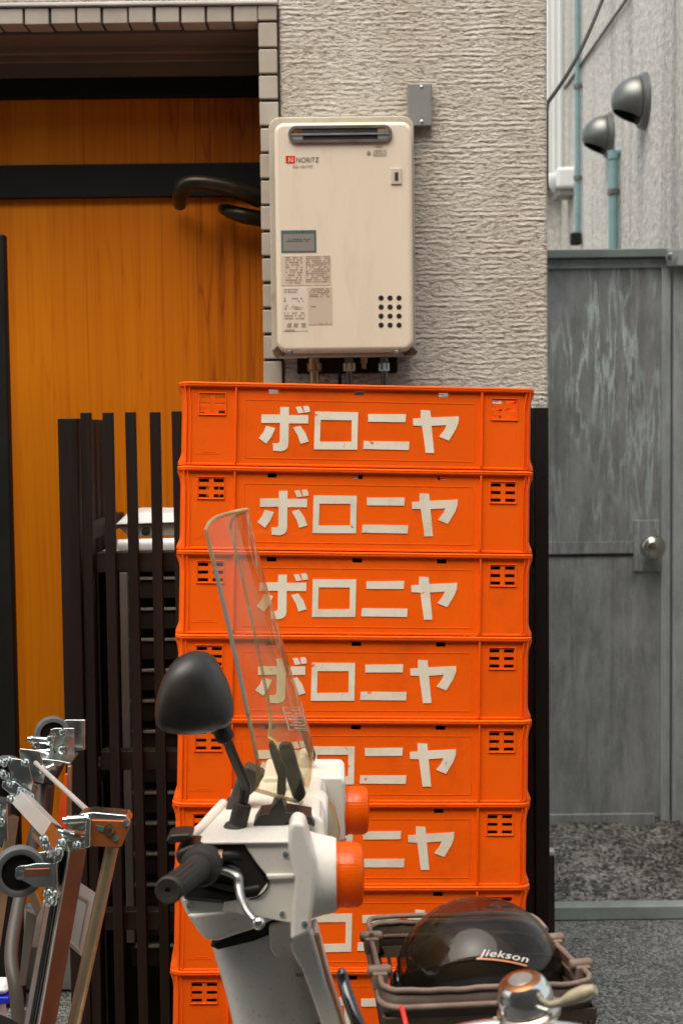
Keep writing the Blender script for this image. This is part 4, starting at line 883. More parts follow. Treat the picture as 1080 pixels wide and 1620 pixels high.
lv = smoothpath([P(347, 1376, 1.812), P(362, 1380, 1.808), P(376, 1387, 1.80), P(378, 1400, 1.795), P(381, 1418, 1.785), P(389, 1438, 1.775), P(402, 1455, 1.765)], 6)
b = B(); tube(b, lv, [.0055, .0065, .0075, .007, .0062, .0055, .0055], 14, flat=.8); le = obj('brake_lever', b, M['alu'], sc)
b = B(); bc = P(409, 1460, 1.762); lathe(b, bc-Vector((0, 0, .0085)), (0, 0, 1), [(.0005, 0)]+[(.0085*sin(pi*i/10), .0085-.0085*cos(pi*i/10)) for i in range(1, 10)]+[(.0005, .017)], 20); obj('lever_ball', b, M['chrome'], le)
b = B(); lathe(b, P(332, 1320, 1.86)-Vector((0, 0, .0005)), (0, 0, 1), [(.0055, -.004), (.0055, .0022), (.004, .003)], 16); obj('plug', b, M['rubber'], sc)
# screws, seams, cables and switches
for px, py, Y in ((452, 1352, 1.8195), (300, 1433, 1.834), (482, 1462, 1.7995), (447, 1446, 1.8195)):
    b = B(); lathe(b, P(px, py, Y), (0, -1, 0), [(.0042, -.001), (.0042, .0008), (.003, .0014), (.0012, .0006)], 14); obj('screw', b, M['zinc'], sc)
b = B(); tube(b, smoothpath([P(386, 1338, 1.8185), P(405, 1366, 1.8185), P(425, 1394.5, 1.8185), P(408, 1419, 1.8185), P(358, 1427.5, 1.828)], 4), .0012, 6); obj('recess_edge', b, M['charcoal'], sc)
b = B(); tube(b, smoothpath([P(472, 1347, 1.8215), P(469, 1400, 1.8190), P(468, 1454, 1.8205)], 4), .0009, 6); obj('panel_seam', b, M['charcoal'], sc)
b = B(); tube(b, smoothpath([P(318, 1392, 1.812), P(345, 1400, 1.816), P(380, 1408, 1.819), P(410, 1404, 1.823)], 6), .0042, 10); obj('wiring', b, M['rubber'], sc)
b = B(); tube(b, smoothpath([P(312, 1400, 1.812), P(340, 1411, 1.818), P(372, 1415, 1.8215)], 6), .003, 8); obj('wiring', b, M['charcoal'], sc)
sprism([(322, 1405), (350, 1408), (352, 1416), (326, 1414)], 1.826, .006, 'switch_button', mq0, bev=.0015)
sprism([(298, 1348), (312, 1346), (314, 1354), (300, 1357)], 1.7965, .006, 'switch_button', mat('grey_button', (.25, .24, .22), .5), bev=.0015)
# mirrors
def mirror(dY, dX=0):
    by = 1.886
    bp_ = P(374, 1313, by); off = Vector((dX, dY, 0))
    b = B(); t0 = P(385, 1268, by); lathe(b, bp_+off, t0-bp_, [(.0175, -.006), (.0185, 0), (.0165, .006), (.0125, .009), (.0125, .034), (.0115, .0365), (.007, .038)], 22); m0 = obj('mirror_base', b, M['rubber'], sc)
    b = B(); tube(b, smoothpath([p+off for p in (t0, P(388, 1246, by), P(383, 1228, by-.01), P(370, 1198, by-.03), P(358, 1168, by-.05))], 6), [.007, .0072, .0068, .0066, .0066], 14); m1 = obj('mirror_stem', b, M['gloss'] if 0 else M['black'], sc)
    b = B(); q = P(356, 1166, by-.05)+off; tp_ = P(349, 1150, by-.058)+off; lathe(b, q, tp_-q, [(.009, -.004), (.0125, .0), (.0125, .012), (.009, .018)], 18); obj('mirror_joint', b, M['rubber'], m1)
    ol = [(200, 727), (228, 717), (262, 715), (300, 724), (330, 745), (356, 785), (380, 835), (402, 890), (417, 950), (420, 1000), (412, 1040), (388, 1064), (340, 1078), (290, 1084), (240, 1085), (190, 1080), (140, 1070), (103, 1050), (84, 1022), (79, 985), (82, 930), (95, 875), (115, 820), (140, 775), (168, 745)]
    Ym = 1.80; pts = [P(220+x/2.842, 780+y/2.842, Ym)+off for x, y in ol]; c = sum(pts, Vector())/len(pts)
    far = dY > 0; kx = .35
    if far: c = c+Vector((.060, 0, 0)); pts = [c+(p+Vector((.060, 0, 0))-c)*.8 for p in pts]
    nv = Vector((-1, 0, 0)) if far else Vector((0, 1, 0))       # the glass faces the rider; the far mirror is seen edge on
    b = B(); rings = []
    tilt = (lambda p: Vector((c.x-(p.x-c.x)*.12, c.y-(p.x-c.x)*.98, p.z))) if far else (lambda p: p + Vector((0, 1, 0))*((p.x-c.x)*kx))
    for k, (s_, dp) in enumerate(((.90, .026), (.97, .022), (1.0, .012), (.995, .0), (.96, -.012), (.88, -.022), (.75, -.030), (.55, -.036), (.3, -.0395), (.08, -.0405))):
        rings.append([b.verts.new(tilt(c+(p-c)*s_)+nv*dp*(.45 if far else 1)) for p in pts])
    skin(b, rings); o = obj('mirror_shell', b, M['black'], m1, ang=70)
    b = B(); vs_ = [tilt(c+(p-c)*.88)+nv*(.0120 if far else .0262) for p in pts]; prism(b, vs_, nv*.002); obj('mirror_glass', b, mat('mirror_glass', (.8, .8, .8), .03, 1, var=0, rvar=0) if dY == 0 else bpy.data.materials['mirror_glass'], o)
    if far:
        b = B(); lowp = min(pts, key=lambda p: p.z); tube(b, smoothpath([tp_, tp_.lerp(Vector((c.x-.004, tp_.y-.01, lowp.z+.006)), .5)+Vector((0, 0, -.004)), Vector((c.x-.004, c.y, lowp.z+.012))], 5), .0062, 10); obj('mirror_arm', b, M['black'], m1)
mirror(0)
sprism([(440, 1006), (446, 1014), (453, 1036), (457, 1064), (455, 1074), (449, 1052), (444, 1030)], 2.17, .008, 'far_mirror_edge_stand_in', M['black'], bev=.001)  # thin black sliver added in place of the far mirror's edge
# windshield: sheet curved across the width, leaning back
def wcen(z):                                      # centre line x at height z
    z0, x0, z1, x1 = 1.317, P(405, 882, 2.0).x, 1.026, P(501, 1209, 2.0).x
    t = (z-z1)/(z0-z1); return x1+(x0-x1)*t + .012*(t-.5)**2
HWID = .172
def wpt(u, v):
    zt_ = 1.387 - .012*(u+.4)**2 - .014*abs(u)**14; zb_ = .968 + .055*abs(u)**1.6
    z = zb_+(zt_-zb_)*v; wd = HWID*(1-.06*(1-v))
    return Vector((wcen(z) - (.046+.026*(1-v)**2)*abs(u)**2.2 - 4*max(0, 1.07-z)**2, SY+u*wd, z))
b = B(); NU, NV = 32, 40
g = [[b.verts.new(wpt(-1+2*i/NU, j/NV)) for j in range(NV+1)] for i in range(NU+1)]
for i in range(NU):
    for j in range(NV): b.faces.new((g[i][j], g[i+1][j], g[i+1][j+1], g[i][j+1]))
ws = obj('windshield', b, M['pane'], sc, ang=180)
b = B(); lp = [wpt(-1, j/40) for j in range(41)] + [wpt(-1+2*i/32, 1) for i in range(1, 33)] + [wpt(1, 1-j/40) for j in range(1, 41)] + [wpt(1-2*i/32, 0) for i in range(1, 32)]
tube(b, lp, [.0028]*70+[.0028]*(len(lp)-70), 8, closed=True); obj('windshield_rim', b, M['paneedge'], ws)
b = B(); tube(b, [wpt(-1, .06+.0+j/40*.0+ (0.30+.56*j/20-.06)) for j in range(21)], .0048, 8, flat=.6); obj('edge_strip', b, mat('grey_edge_strip', (.33, .31, .26), .4, var=.1), ws)
# care sticker on the pane
def on_pane(u0, u1, v0, v1, d=.0012):
    ps = [wpt(u0, v0), wpt(u1, v0), wpt(u1, v1), wpt(u0, v1)]; return [p-Vector((-d, 0, 0)) for p in ps]
b = B(); ms = mat('faint_print', (.62, .45, .3), .6)
def pane_line(u0, u1, v, t=.0035):
    ps = on_pane(u0, u1, v, v+t, .0025); b.faces.new([b.verts.new(p) for p in ps])
su0, su1, sv0, sv1 = -.62, -.18, .245, .325
pane_line(su0, su1, sv0, .002); pane_line(su0, su1, sv1, .002)
for u in (su0, su1-.02): b.faces.new([b.verts.new(p) for p in on_pane(u, u+.02, sv0, sv1, .0025)])
v = sv0+.008
while v < sv1-.006:
    u = su0+.04
    while u < su1-.07:
        wq = random.uniform(.03, .1)
        if random.random() < .8: pane_line(u, min(u+wq, su1-.04), v, .0045)
        u += wq+.015
    v += .0105
obj('windshield_sticker', b, ms, ws)
# brackets of the windshield
sprism([(400, 1306), (411, 1289), (427, 1287), (430, 1278), (445, 1262), (452, 1285), (474, 1289), (492, 1292), (498, 1304), (497, 1309), (480, 1301), (455, 1299), (452, 1306), (424, 1309), (402, 1309)], 1.886, .05, 'windshield_mount', M['black'], bev=.005)
for yy in (1.905, 2.07):
    sprism([(424, 1309), (428, 1290), (437, 1262), (439, 1230), (428, 1196), (424, 1178), (430, 1172), (440, 1190), (452, 1216), (452, 1255), (446, 1275), (437, 1309)], yy, .016, 'windshield_stay', M['black'], bev=.004)
sprism([(440, 1182), (446, 1175), (459, 1176), (464, 1184), (484, 1258), (478, 1268), (466, 1272), (444, 1206)], 1.93, .014, 'clamp_pad', M['rubber'], bev=.005)
sprism([(470, 1137), (480, 1137), (499, 1196), (498, 1204), (493, 1206), (484, 1186)], 2.17, .012, 'clamp_pad', M['rubber'], bev=.001)
# instrument hood and far edge of the cowl
mq = mat('brown_grey_plastic', (.06, .05, .042), .55, var=.15, vs=20)
sprism([(352, 1293), (360, 1272), (371, 1242), (390, 1211), (419, 1226), (404, 1252), (378, 1272), (362, 1290)], 1.97, .035, 'instrument_hood', mq, bev=.004)
b = B(); tube(b, smoothpath([P(300, 1327, 1.86), P(318, 1313, 1.95), P(338, 1290, 2.08), P(353, 1272, 2.17)], 6), [.008, .009, .009, .008], 12); obj('cowl_edge', b, M['white'], sc)

# ------------------------------------------------------------------ folded trolley
trb = P(60, 1620, 2.1); M['palemetal'] = mat('pale_satin_aluminium', (.50, .48, .45), .5, .45, var=.1, vs=12, dirt=.25, dcol=(.25, .22, .19), ds=14); M['bracketreflect'] = mat('orange_reflection_plate', (.52, .16, .045), .32, .55, var=.15, vs=15, dirt=.3, dcol=(.2, .07, .03), ds=16)  # last colour: bracket plate with the crates' orange reflection painted in
tr = thing('folded_trolley', (trb.x, 2.15, 0), 'folded silver trolley frame, orange reflection painted on, with grey casters standing on end', 'trolley')
def tpart(bm, name, m, parent=None, **k): return obj(name, bm, m, parent or tr, **k)
top = P(109, 1345, 2.08); low = P(57, 1640, 2.05); ext = (low-top)*((top.z-.02)/(top.z-low.z))
cR = P(136, 1343, 2.115); cL = P(86, 1346, 2.125); cB = cR+cL-top
b = B(); prism(b, [top, cR, cB, cL], ext); leg = tpart(b, 'leg', M['alu'], bevel=.0015)
nR = (cR-top).cross(ext).normalized(); nR = nR if nR.y < 0 else -nR
nL = (cL-top).cross(ext).normalized(); nL = nL if nL.y < 0 else -nL
b = B(); prism(b, [top+nR*.0006+(cR-top)*.04, cR+nR*.0006, cR+nR*.0022, top+nR*.0022+(cR-top)*.04], ext); tpart(b, 'leg_face', M['copper_and_reflection'], leg, bevel=.0007)  # orange reflection of the crates painted into the face colour
b = B(); prism(b, [top+nR*.0006, top+nR*.0024+(cR-top)*.0, top+nR*.0024+(cR-top)*.06, top+nR*.0006+(cR-top)*.06], ext); tpart(b, 'leg_highlight', M['palemetal'], leg)  # pale strip drawn as the highlight along the leg corner
for f0, f1 in ((.12, .17), (.30, .335), (.84, .90)):
    b = B(); prism(b, [top+(cL-top)*f0+nL*.0004, top+(cL-top)*f1+nL*.0004, top+(cL-top)*f1+nL*.0016, top+(cL-top)*f0+nL*.0016], ext); tpart(b, 'groove', M['charcoal'], leg)
b = B(); prism(b, [top+(cL-top)*.45+nL*.0004, top+(cL-top)*.78+nL*.0004, top+(cL-top)*.78+nL*.004, top+(cL-top)*.45+nL*.004], ext); tpart(b, 'leg_rail', M['alu'], leg, bevel=.001)
b = B(); ca, cb2 = P(32, 1262, 2.45), P(102, 1336, 2.12); bar(b, ca, cb2, .026, .026, up=Vector((.62, -.35, .7))); cbar = tpart(b, 'cross_bar', M['palemetal'], bevel=.0015)
b = B(); c1_ = ca.lerp(cb2, .80); bar(b, c1_, cb2+(cb2-ca)*.05, .029, .029, up=Vector((.62, -.35, .7))); tpart(b, 'bar_sleeve', M['zinc'], cbar, bevel=.0015)
# rear leg and second rear rail
b = B(); ra_, rb_ = P(18, 1290, 2.47), P(-30, 1620, 2.42); bar(b, ra_, ra_+(rb_-ra_)*((ra_.z-.02)/(ra_.z-rb_.z)), .022, .022, up=Vector((.6, -.8, 0))); tpart(b, 'leg', M['bronze'], bevel=.0015)
# pole with its bracket
pt_, pl_ = P(178, 1338, 2.07), P(117, 1622, 2.07); b = B(); pe = pt_+(pl_-pt_)*((pt_.z-.012)/(pt_.z-pl_.z)); tube(b, [pt_, pt_.lerp(pe, .5), pe], .0098, 20); pole = tpart(b, 'pole', M['bronze'])
b = B(); lathe(b, pe+Vector((0, 0, .02)), (0, 0, -1), [(.013, 0), (.014, .02), (.014, .032)], 16); tpart(b, 'foot_cap', M['rubber'], pole)
b = B(); ppx(b, [(141, 1297), (198, 1299), (207, 1301), (206, 1306), (193, 1338), (189, 1340), (141, 1339)], 2.052, .004); brk = tpart(b, 'bracket', M['bracketreflect'], bevel=.0012)  # plate colour holds the reflected crate orange
b = B(); ppx(b, [(141, 1297), (207, 1300), (193, 1339), (141, 1339)], 2.090, .004); tpart(b, 'bracket', M['copper_and_reflection'], bevel=.001)
b = B(); ppx(b, [(120, 1296), (128, 1288), (146, 1285), (200, 1290), (206, 1300), (141, 1296)], 2.056, .034); tpart(b, 'bracket_cover', M['zinc'], brk, bevel=.0015)
b = B(); ppx(b, [(138, 1293), (144, 1296), (143, 1340), (137, 1342), (133, 1338), (136, 1300)], 2.045, .04); tpart(b, 'bracket_edge', M['zinc'], brk, bevel=.0015)
for px, py, r in ((174, 1313, .0062), (183, 1326, .0036), (200, 1303, .0036)):
    b = B(); bolt(b, P(px, py, 2.052), (0.2, -1, .1), r, r); tpart(b, 'bolt', M['zinc'] if r < .005 else M['brass'], brk)
b = B(); ppx(b, [(152, 1305), (166, 1309), (168, 1316), (156, 1315)], 2.0505, .003); tpart(b, 'bracket_slot', M['teallabel'], brk)
def spindle(a, c, r, parent, m='zinc'):
    a = Vector(a); c = Vector(c); d = c-a; Ln = d.length; b = B()
    lathe(b, a, d, [(r*.4, -.011), (r*.75, -.010), (r*.75, -.004), (r*1.1, -.003), (r*1.1, .0), (r, .001), (r, Ln-.006), (r*1.25, Ln-.005), (r*1.25, Ln)], 12); tpart(b, 'spindle', M[m], parent)
spindle(P(111, 1297, 2.06), P(141, 1295, 2.06), .0065, brk); spindle(P(112, 1318, 2.075), P(139, 1320, 2.06), .0055, brk, 'copper_and_reflection'); spindle(P(103, 1318, 2.07), P(118, 1322, 2.07), .006, brk)
b = B(); ppx(b, [(108, 1300), (136, 1300), (136, 1340), (108, 1338)], 2.10, .02); tpart(b, 'hinge_block', M['zinc'], brk, bevel=.003)
b = B(); ppx(b, [(104, 1330), (136, 1334), (137, 1343), (109, 1345)], 2.07, .05); tpart(b, 'end_cap', M['zinc'], leg, bevel=.002)
# rod
b = B(); tube(b, [P(57, 1207, 2.42), P(147, 1290, 2.08)], .0042, 12); tpart(b, 'stay_rod', M['palemetal'])
b = B(); lathe(b, P(64, 1214, 2.40), P(147, 1290, 2.08)-P(64, 1214, 2.40), [(.0075, 0), (.0075, .02), (.005, .022)], 12); tpart(b, 'rod_ferrule', M['zinc'])
# casters
def caster(cx, cy, Y, rp, plate, ang=0.0, flip=1):
    c = P(cx, cy, Y); r = rp*Y/F; d = Vector((.28, -.96, .05)).normalized(); b = B()
    lathe(b, c+d*.012, -d, [(r*.70, 0), (r*.74, -.001), (r*.93, -.0005), (r, .006), (r, .018), (r*.93, .0245), (r*.74, .025), (r*.7, .024)], 44, cap=False); wv = tpart(b, 'caster_wheel', M['casterrub'])
    b = B(); lathe(b, c+d*.0105, -d, [(.001, 0), (r*.2, -.001), (r*.22, .003), (r*.66, .004), (r*.69, .001), (r*.69, .02), (.001, .02)], 36); tpart(b, 'hub', M['dark'] if 0 else M['charcoal'], wv)
    pts = [P(x, y, Y-.022) for x, y in plate]; b = B(); prism(b, pts, Vector((.0, .0025, 0))); fk = tpart(b, 'caster_fork', M['zinc'], bevel=.001)
    b = B(); prism(b, [p+Vector((.012, .045, .006)) for p in pts], Vector((0, .0025, 0))); tpart(b, 'caster_fork', M['zinc'], bevel=.001)
    b = B(); bolt(b, c+d*.022, d, .0055, .005); tpart(b, 'axle_bolt', M['zinc'], fk)
    return fk
fk = caster(31, 1378, 2.08, 41, [(24, 1380), (25, 1374), (31, 1370), (44, 1369), (58, 1366), (86, 1366), (87, 1374), (85, 1404), (56, 1404), (32, 1391), (26, 1388)])
b = B(); ppx(b, [(40, 1375), (79, 1374), (80, 1386), (38, 1388)], 2.0565, .0014); tpart(b, 'fork_recess', M['copper_and_reflection'], fk, bevel=.0006)
b = B(); ppx(b, [(86, 1352), (98, 1352), (98, 1362), (91, 1366), (91, 1404), (96, 1420), (86, 1424), (84, 1404), (84, 1366)], 2.06, .05); tpart(b, 'caster_plate', M['zinc'], fk, bevel=.003)
for px, py, sz in ((72, 1328, .0055), (76, 1338, .005), (84, 1350, .006), (96, 1347, .006), (78, 1412, .0055), (86, 1424, .006), (77, 1427, .005), (88, 1414, .005), (100, 1332, .005), (124, 1336, .005)):
    b = B(); bolt(b, P(px, py, 2.06), (-.7, -.7, .1), sz, sz*1.7); tpart(b, 'bolt', M['zinc'])
fk = caster(10, 1233, 2.46, 38, [(10, 1204), (12, 1199), (30, 1201), (44, 1203), (53, 1238), (49, 1256), (22, 1247), (18, 1228)])
b = B(); ppx(b, [(4, 1236), (24, 1236), (52, 1257), (50, 1262), (22, 1262), (2, 1246)], 2.43, .05); tpart(b, 'caster_plate', M['zinc'], fk, bevel=.003)
for px, py, sz in ((8, 1206, .006), (16, 1202, .005), (42, 1206, .006), (6, 1224, .006), (13, 1228, .005), (18, 1240, .005), (20, 1263, .006), (36, 1252, .006), (51, 1260, .005), (4, 1300, .006)):
    b = B(); bolt(b, P(px, py, 2.43), (-.7, -.7, .1), sz, sz*1.7); tpart(b, 'bolt', M['zinc'])
b = B(); ppx(b, [(0, 1272), (12, 1268), (14, 1330), (4, 1345), (-6, 1340)], 2.45, .03); tpart(b, 'clamp_block', M['zinc'], bevel=.003)
fk = caster(83, 1161, 2.62, 28, [(79, 1162), (80, 1154), (88, 1152), (118, 1152), (118, 1200), (98, 1203), (82, 1180)])
b = B(); ppx(b, [(78, 1166), (82, 1164), (86, 1200), (80, 1204)], 2.59, .05); tpart(b, 'caster_plate', M['zinc'], fk, bevel=.002)
spindle(P(53, 1170, 2.6), P(80, 1172, 2.6), .0075, fk); spindle(P(52, 1190, 2.6), P(80, 1190, 2.6), .0075, fk)
for px, py, sz in ((81, 1169, .006), (101, 1186, .007), (100, 1158, .005), (58, 1178, .005), (57, 1194, .005)):
    b = B(); bolt(b, P(px, py, 2.57), (-.3, -.9, .1), sz, sz*1.3); tpart(b, 'bolt', M['zinc'])
b = B(); ppx(b, [(42, 1198), (92, 1203), (112, 1207), (112, 1210), (90, 1208), (43, 1202)], 2.54, .08); tpart(b, 'shelf_plate', M['zinc'], bevel=.001)
b = B(); ppx(b, [(50, 1212), (100, 1209), (84, 1243), (53, 1241)], 2.52, .05); tpart(b, 'rubber_block', M['rubber'], bevel=.004)
spindle(P(74, 1217, 2.5), P(88, 1212, 2.5), .006, tr)
# bent grey tube, grey side plate, orange strip
b = B(); tube(b, smoothpath([P(68, 1243, 2.56), P(60, 1300, 2.52), P(44, 1370, 2.46), P(28, 1440, 2.40), P(18, 1512, 2.34), P(27, 1580, 2.30), P(33, 1700, 2.28), P(30, 1950, 2.27)], 6), .0115, 16)
o = tpart(b, 'bent_tube', M['greytube'])
b = B(); ppx(b, [(52, 1243), (84, 1243), (76, 1330), (60, 1345), (46, 1330)], 2.60, .03); tpart(b, 'dark_upright', M['greytube'], bevel=.008)
b = B(); pl4 = [P(108, 1390, 2.16), P(149, 1417, 2.20), P(131, 1517, 2.17), P(98, 1488, 2.14)]; prism(b, pl4, Vector((.004, .012, 0))); pp = tpart(b, 'side_plate', mat('pale_grey_plate', (.44, .43, .39), .5, .15, var=.12, vs=10), bevel=.003)
cpl = sum(pl4, Vector())/4; b = B(); pin = [cpl+(p-cpl)*.72+Vector((-.001, -.002, 0)) for p in pl4]; pou = [cpl+(p-cpl)*.80+Vector((-.001, -.002, 0)) for p in pl4]
for i in range(4): j = (i+1) % 4; prism(b, [pou[i], pou[j], pin[j], pin[i]], Vector((-.0008, -.0025, 0)))
tpart(b, 'plate_bead', M['alu'], pp)
b = B(); ppx(b, [(42, 1414), (56, 1410), (66, 1436), (60, 1450), (56, 1446)], 2.2, .01); tpart(b, 'gusset', M['bronze'], bevel=.001)
b = B(); ppx(b, [(42, 1440), (58, 1448), (40, 1560), (30, 1560)], 2.22, .008); tpart(b, 'inner_plate', mat('dark_grey_plate', (.12, .105, .085), .5, .2), bevel=.001)
b = B(); ppx(b, [(103, 1225), (107, 1225), (106, 1318), (88, 1318)], 2.50, .01); tpart(b, 'orange_strip', mat('orange_board', (.75, .075, .006), .5, var=.08), bevel=.001)
b = B(); ppx(b, [(107, 1212), (113, 1212), (112, 1318), (106.5, 1318)], 2.50, .012); tpart(b, 'strip_edge', M['bronze'], bevel=.001)
b = B(); bar(b, P(57, 1320, 2.3), P(76, 1342, 2.14), .010, .010); tpart(b, 'lower_bar', M['bronze'], bevel=.001)

# ------------------------------------------------------------------ bicycle with basket and bell
ZB = .78
cs = [PZ(581, 1461, ZB), PZ(607, 1570, ZB), PZ(944, 1554, ZB), PZ(836, 1454, ZB)]       # back left, front left, front right, back right
bk = thing('bicycle', Vector((sum(c.x for c in cs)/4, 1.62, 0)), 'bicycle front with a dusty brown plastic basket and a big chrome bell', 'bicycle')
def bpart(bm, name, m, parent=None, **k): return obj(name, bm, m, parent or bk, **k)
cc = sum(cs, Vector())/4
def loop(sc_, dz, r=.035, n=7):
    q = [cc+(c-cc)*sc_ for c in cs]; o = []
    for i in range(4):
        a, c, d = q[i-1], q[i], q[(i+1) % 4]; u, v = (a-c).normalized(), (d-c).normalized()
        for k in range(n):
            t = k/(n-1); p0, p2 = c+u*r, c+v*r; p = p0*(1-t)**2+c*2*t*(1-t)+p2*t*t; o.append(p+Vector((0, 0, dz)))
    return o
def dens(L_, k=6):
    o = []
    for a, c in zip(L_, L_[1:]+[L_[0]]):
        nn = max(1, int((c-a).length/.012))
        for i in range(nn): o.append(a.lerp(c, i/nn))
    return o
BD = .20
rimL = dens(loop(1.0, 0)); wl = [p+Vector((0, 0, .0009*sin(i*.55)+.0006*sin(i*1.7))) for i, p in enumerate(rimL)]
b = B(); tube(b, wl, .0038, 10, closed=True); bas = bpart(b, 'basket', M['basket'])
b = B(); tube(b, dens(loop(1.03, -.020)), .0042, 10, closed=True); bpart(b, 'basket_rim', M['basket'], bas)
b = B(); L1, L2 = dens(loop(1.0, -.002)), dens(loop(1.03, -.020))
r1 = [b.verts.new(p) for p in loop(.995, -.002)]; r2 = [b.verts.new(p) for p in loop(1.025, -.021)]; r3 = [b.verts.new(p) for p in loop(.985, -.045)]
for a_, c_ in ((r1, r2), (r2, r3)):
    for i in range(len(a_)): j = (i+1) % len(a_); b.faces.new((a_[i], a_[j], c_[j], c_[i]))
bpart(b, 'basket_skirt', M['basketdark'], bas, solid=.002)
q0 = [cc+(c-cc)*.985+Vector((0, 0, -.042)) for c in cs]; q1 = [cc+(c-cc)*.80+Vector((0, 0, -BD)) for c in cs]
for s in range(4):
    t4 = (s+1) % 4; A0, A1, B0, B1 = q0[s], q0[t4], q1[s], q1[t4]; Ls = (A1-A0).length; nb = int(Ls/.0135); out_ = ((A1-A0).cross(B0-A0)).normalized()
    b = B()
    for i in range(nb+1):
        t = i/nb; bar(b, A0.lerp(A1, t), B0.lerp(B1, t), .0052, .0035, up=out_)
    for h in (0.0, .34, .66, 1.0):
        bar(b, A0.lerp(B0, h), A1.lerp(B1, h), .010 if h else .016, .0040, up=out_)
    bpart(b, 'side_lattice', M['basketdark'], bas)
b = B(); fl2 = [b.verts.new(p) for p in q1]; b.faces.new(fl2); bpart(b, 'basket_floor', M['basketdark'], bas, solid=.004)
# carrying handles folded on the rim with their pivots
for s, f in ((0, .25), (0, .75), (2, .22), (2, .62)):
    t4 = (s+1) % 4; p = cs[s].lerp(cs[t4], f); d = (cs[t4]-cs[s]).normalized(); o_2 = d.cross(Z)
    b = B(); box(b, p+Vector((0, 0, -.006)), (.02, .028, .022), Matrix((o_2, d, Z)).transposed()); lathe(b, p-o_2*.016+Vector((0, 0, .004)), o_2, [(.006, 0), (.0075, .004), (.0075, .028), (.006, .032)], 12); bpart(b, 'handle_pivot', M['basket'], bas, bevel=.002)
for s in (3,):
    t4 = (s+1) % 4; a, c = cs[s], cs[t4]; sa, sc2 = cs[s-1], cs[(t4+1) % 4]
    hpts = [a.lerp(sa, .28), a.lerp(sa, .1), a.lerp(c, .06), a.lerp(c, .3), a.lerp(c, .5), a.lerp(c, .7), a.lerp(c, .94), c.lerp(sc2, .1), c.lerp(sc2, .28)]
    hpts = [cc+(p-cc)*(.955 if s == 1 else 1.0)+Vector((0, 0, (.001 if s == 1 else .008)+.002*(i % 2))) for i, p in enumerate(hpts)]; b = B(); tube(b, smoothpath(hpts, 6), .0036, 10); bpart(b, 'basket_handle', M['basket'], bas)
# red cord, brake lever
b = B(); tube(b, [P(635, 1593, 1.74), P(640, 1612, 1.72), P(646, 1640, 1.70)], .0032, 8); bpart(b, 'red_cord', M['red'])
b = B(); tube(b, smoothpath([P(537, 1534, 1.62), P(540, 1539, 1.62), P(544, 1556, 1.615), P(553, 1585, 1.60), P(570, 1630, 1.58), P(588, 1680, 1.57)], 6), [.003, .0062, .0072, .0076, .0076, .007], 14); bpart(b, 'brake_lever', M['gloss'])
# handlebar, stem, fork, wheel
HB = 1.56
hb = smoothpath([P(560, 1720, 1.50), P(610, 1672, 1.53), P(690, 1648, HB), P(745, 1634, HB), P(800, 1628, HB), P(860, 1630, HB), P(930, 1642, HB), P(1000, 1680, 1.50), P(1040, 1720, 1.36)], 6)
b = B(); tube(b, hb, .0125, 18); bar_ = bpart(b, 'handlebar', M['chrome'])
hm = P(790, 1625, HB); b = B(); tube(b, [hm, hm+Vector((0, .03, -.05)), hm+Vector((0, .05, -.20))], [.014, .016, .017], 16); bpart(b, 'stem', M['chrome'])
hw = Vector((hm.x-.02, hm.y+.26, .23)); b = B()
for s in (-.05, .05): tube(b, [hm+Vector((0, .05, -.20)), hm+Vector((s, .07, -.26)), hw+Vector((s, 0, 0))], [.014, .012, .010], 12)
bpart(b, 'fork', M['black'])
b = B(); tube(b, [hw+Vector((0, .205*cos(2*pi*i/40), .205*sin(2*pi*i/40))) for i in range(40)], .022, 12, closed=True); fw = bpart(b, 'front_wheel', M['rubber'])
b = B(); tube(b, [hw+Vector((0, .182*cos(2*pi*i/40), .182*sin(2*pi*i/40))) for i in range(40)], .009, 8, closed=True)
for i in range(16): tube(b, [hw, hw+Vector((0, .18*cos(pi*i/8), .18*sin(pi*i/8)))], .0012, 6)
lathe(b, hw-Vector((.05, 0, 0)), X, [(.02, 0), (.02, .1)], 14); bpart(b, 'rim', M['alu'], fw)
b = B(); tube(b, [hm+Vector((0, .045, -.17)), hm+Vector((-.02, -.25, -.42)), hm+Vector((-.05, -.62, -.52))], .018, 14); bpart(b, 'frame_tube', M['black'])
b = B(); pl5 = (q1[0]+q1[1]+q1[2]+q1[3])/4; tube(b, [pl5+Vector((0, -.05, -.004)), hm+Vector((0, .05, -.19))], .008, 10); bpart(b, 'basket_bracket', M['black'])
# bell
bo = P(835, 1598, 1.545); ba = Vector((-.24, -.10, .96)).normalized()
bell = None
b = B(); lathe(b, bo-ba*.026, ba, [(.012, 0), (.012, .012), (.026, .016), (.030, .020)], 32); bpart(b, 'bell_foot', M['alu'], bar_)
b = B(); lathe(b, bo, ba, [(.0355, -.006), (.0365, -.002), (.0355, .001), (.0315, .0035), (.0308, .006)], 48); bell = bpart(b, 'bell_base', mat('bell_base_metal', (.56, .50, .40), .28, 1, var=.15, vs=40), bar_)

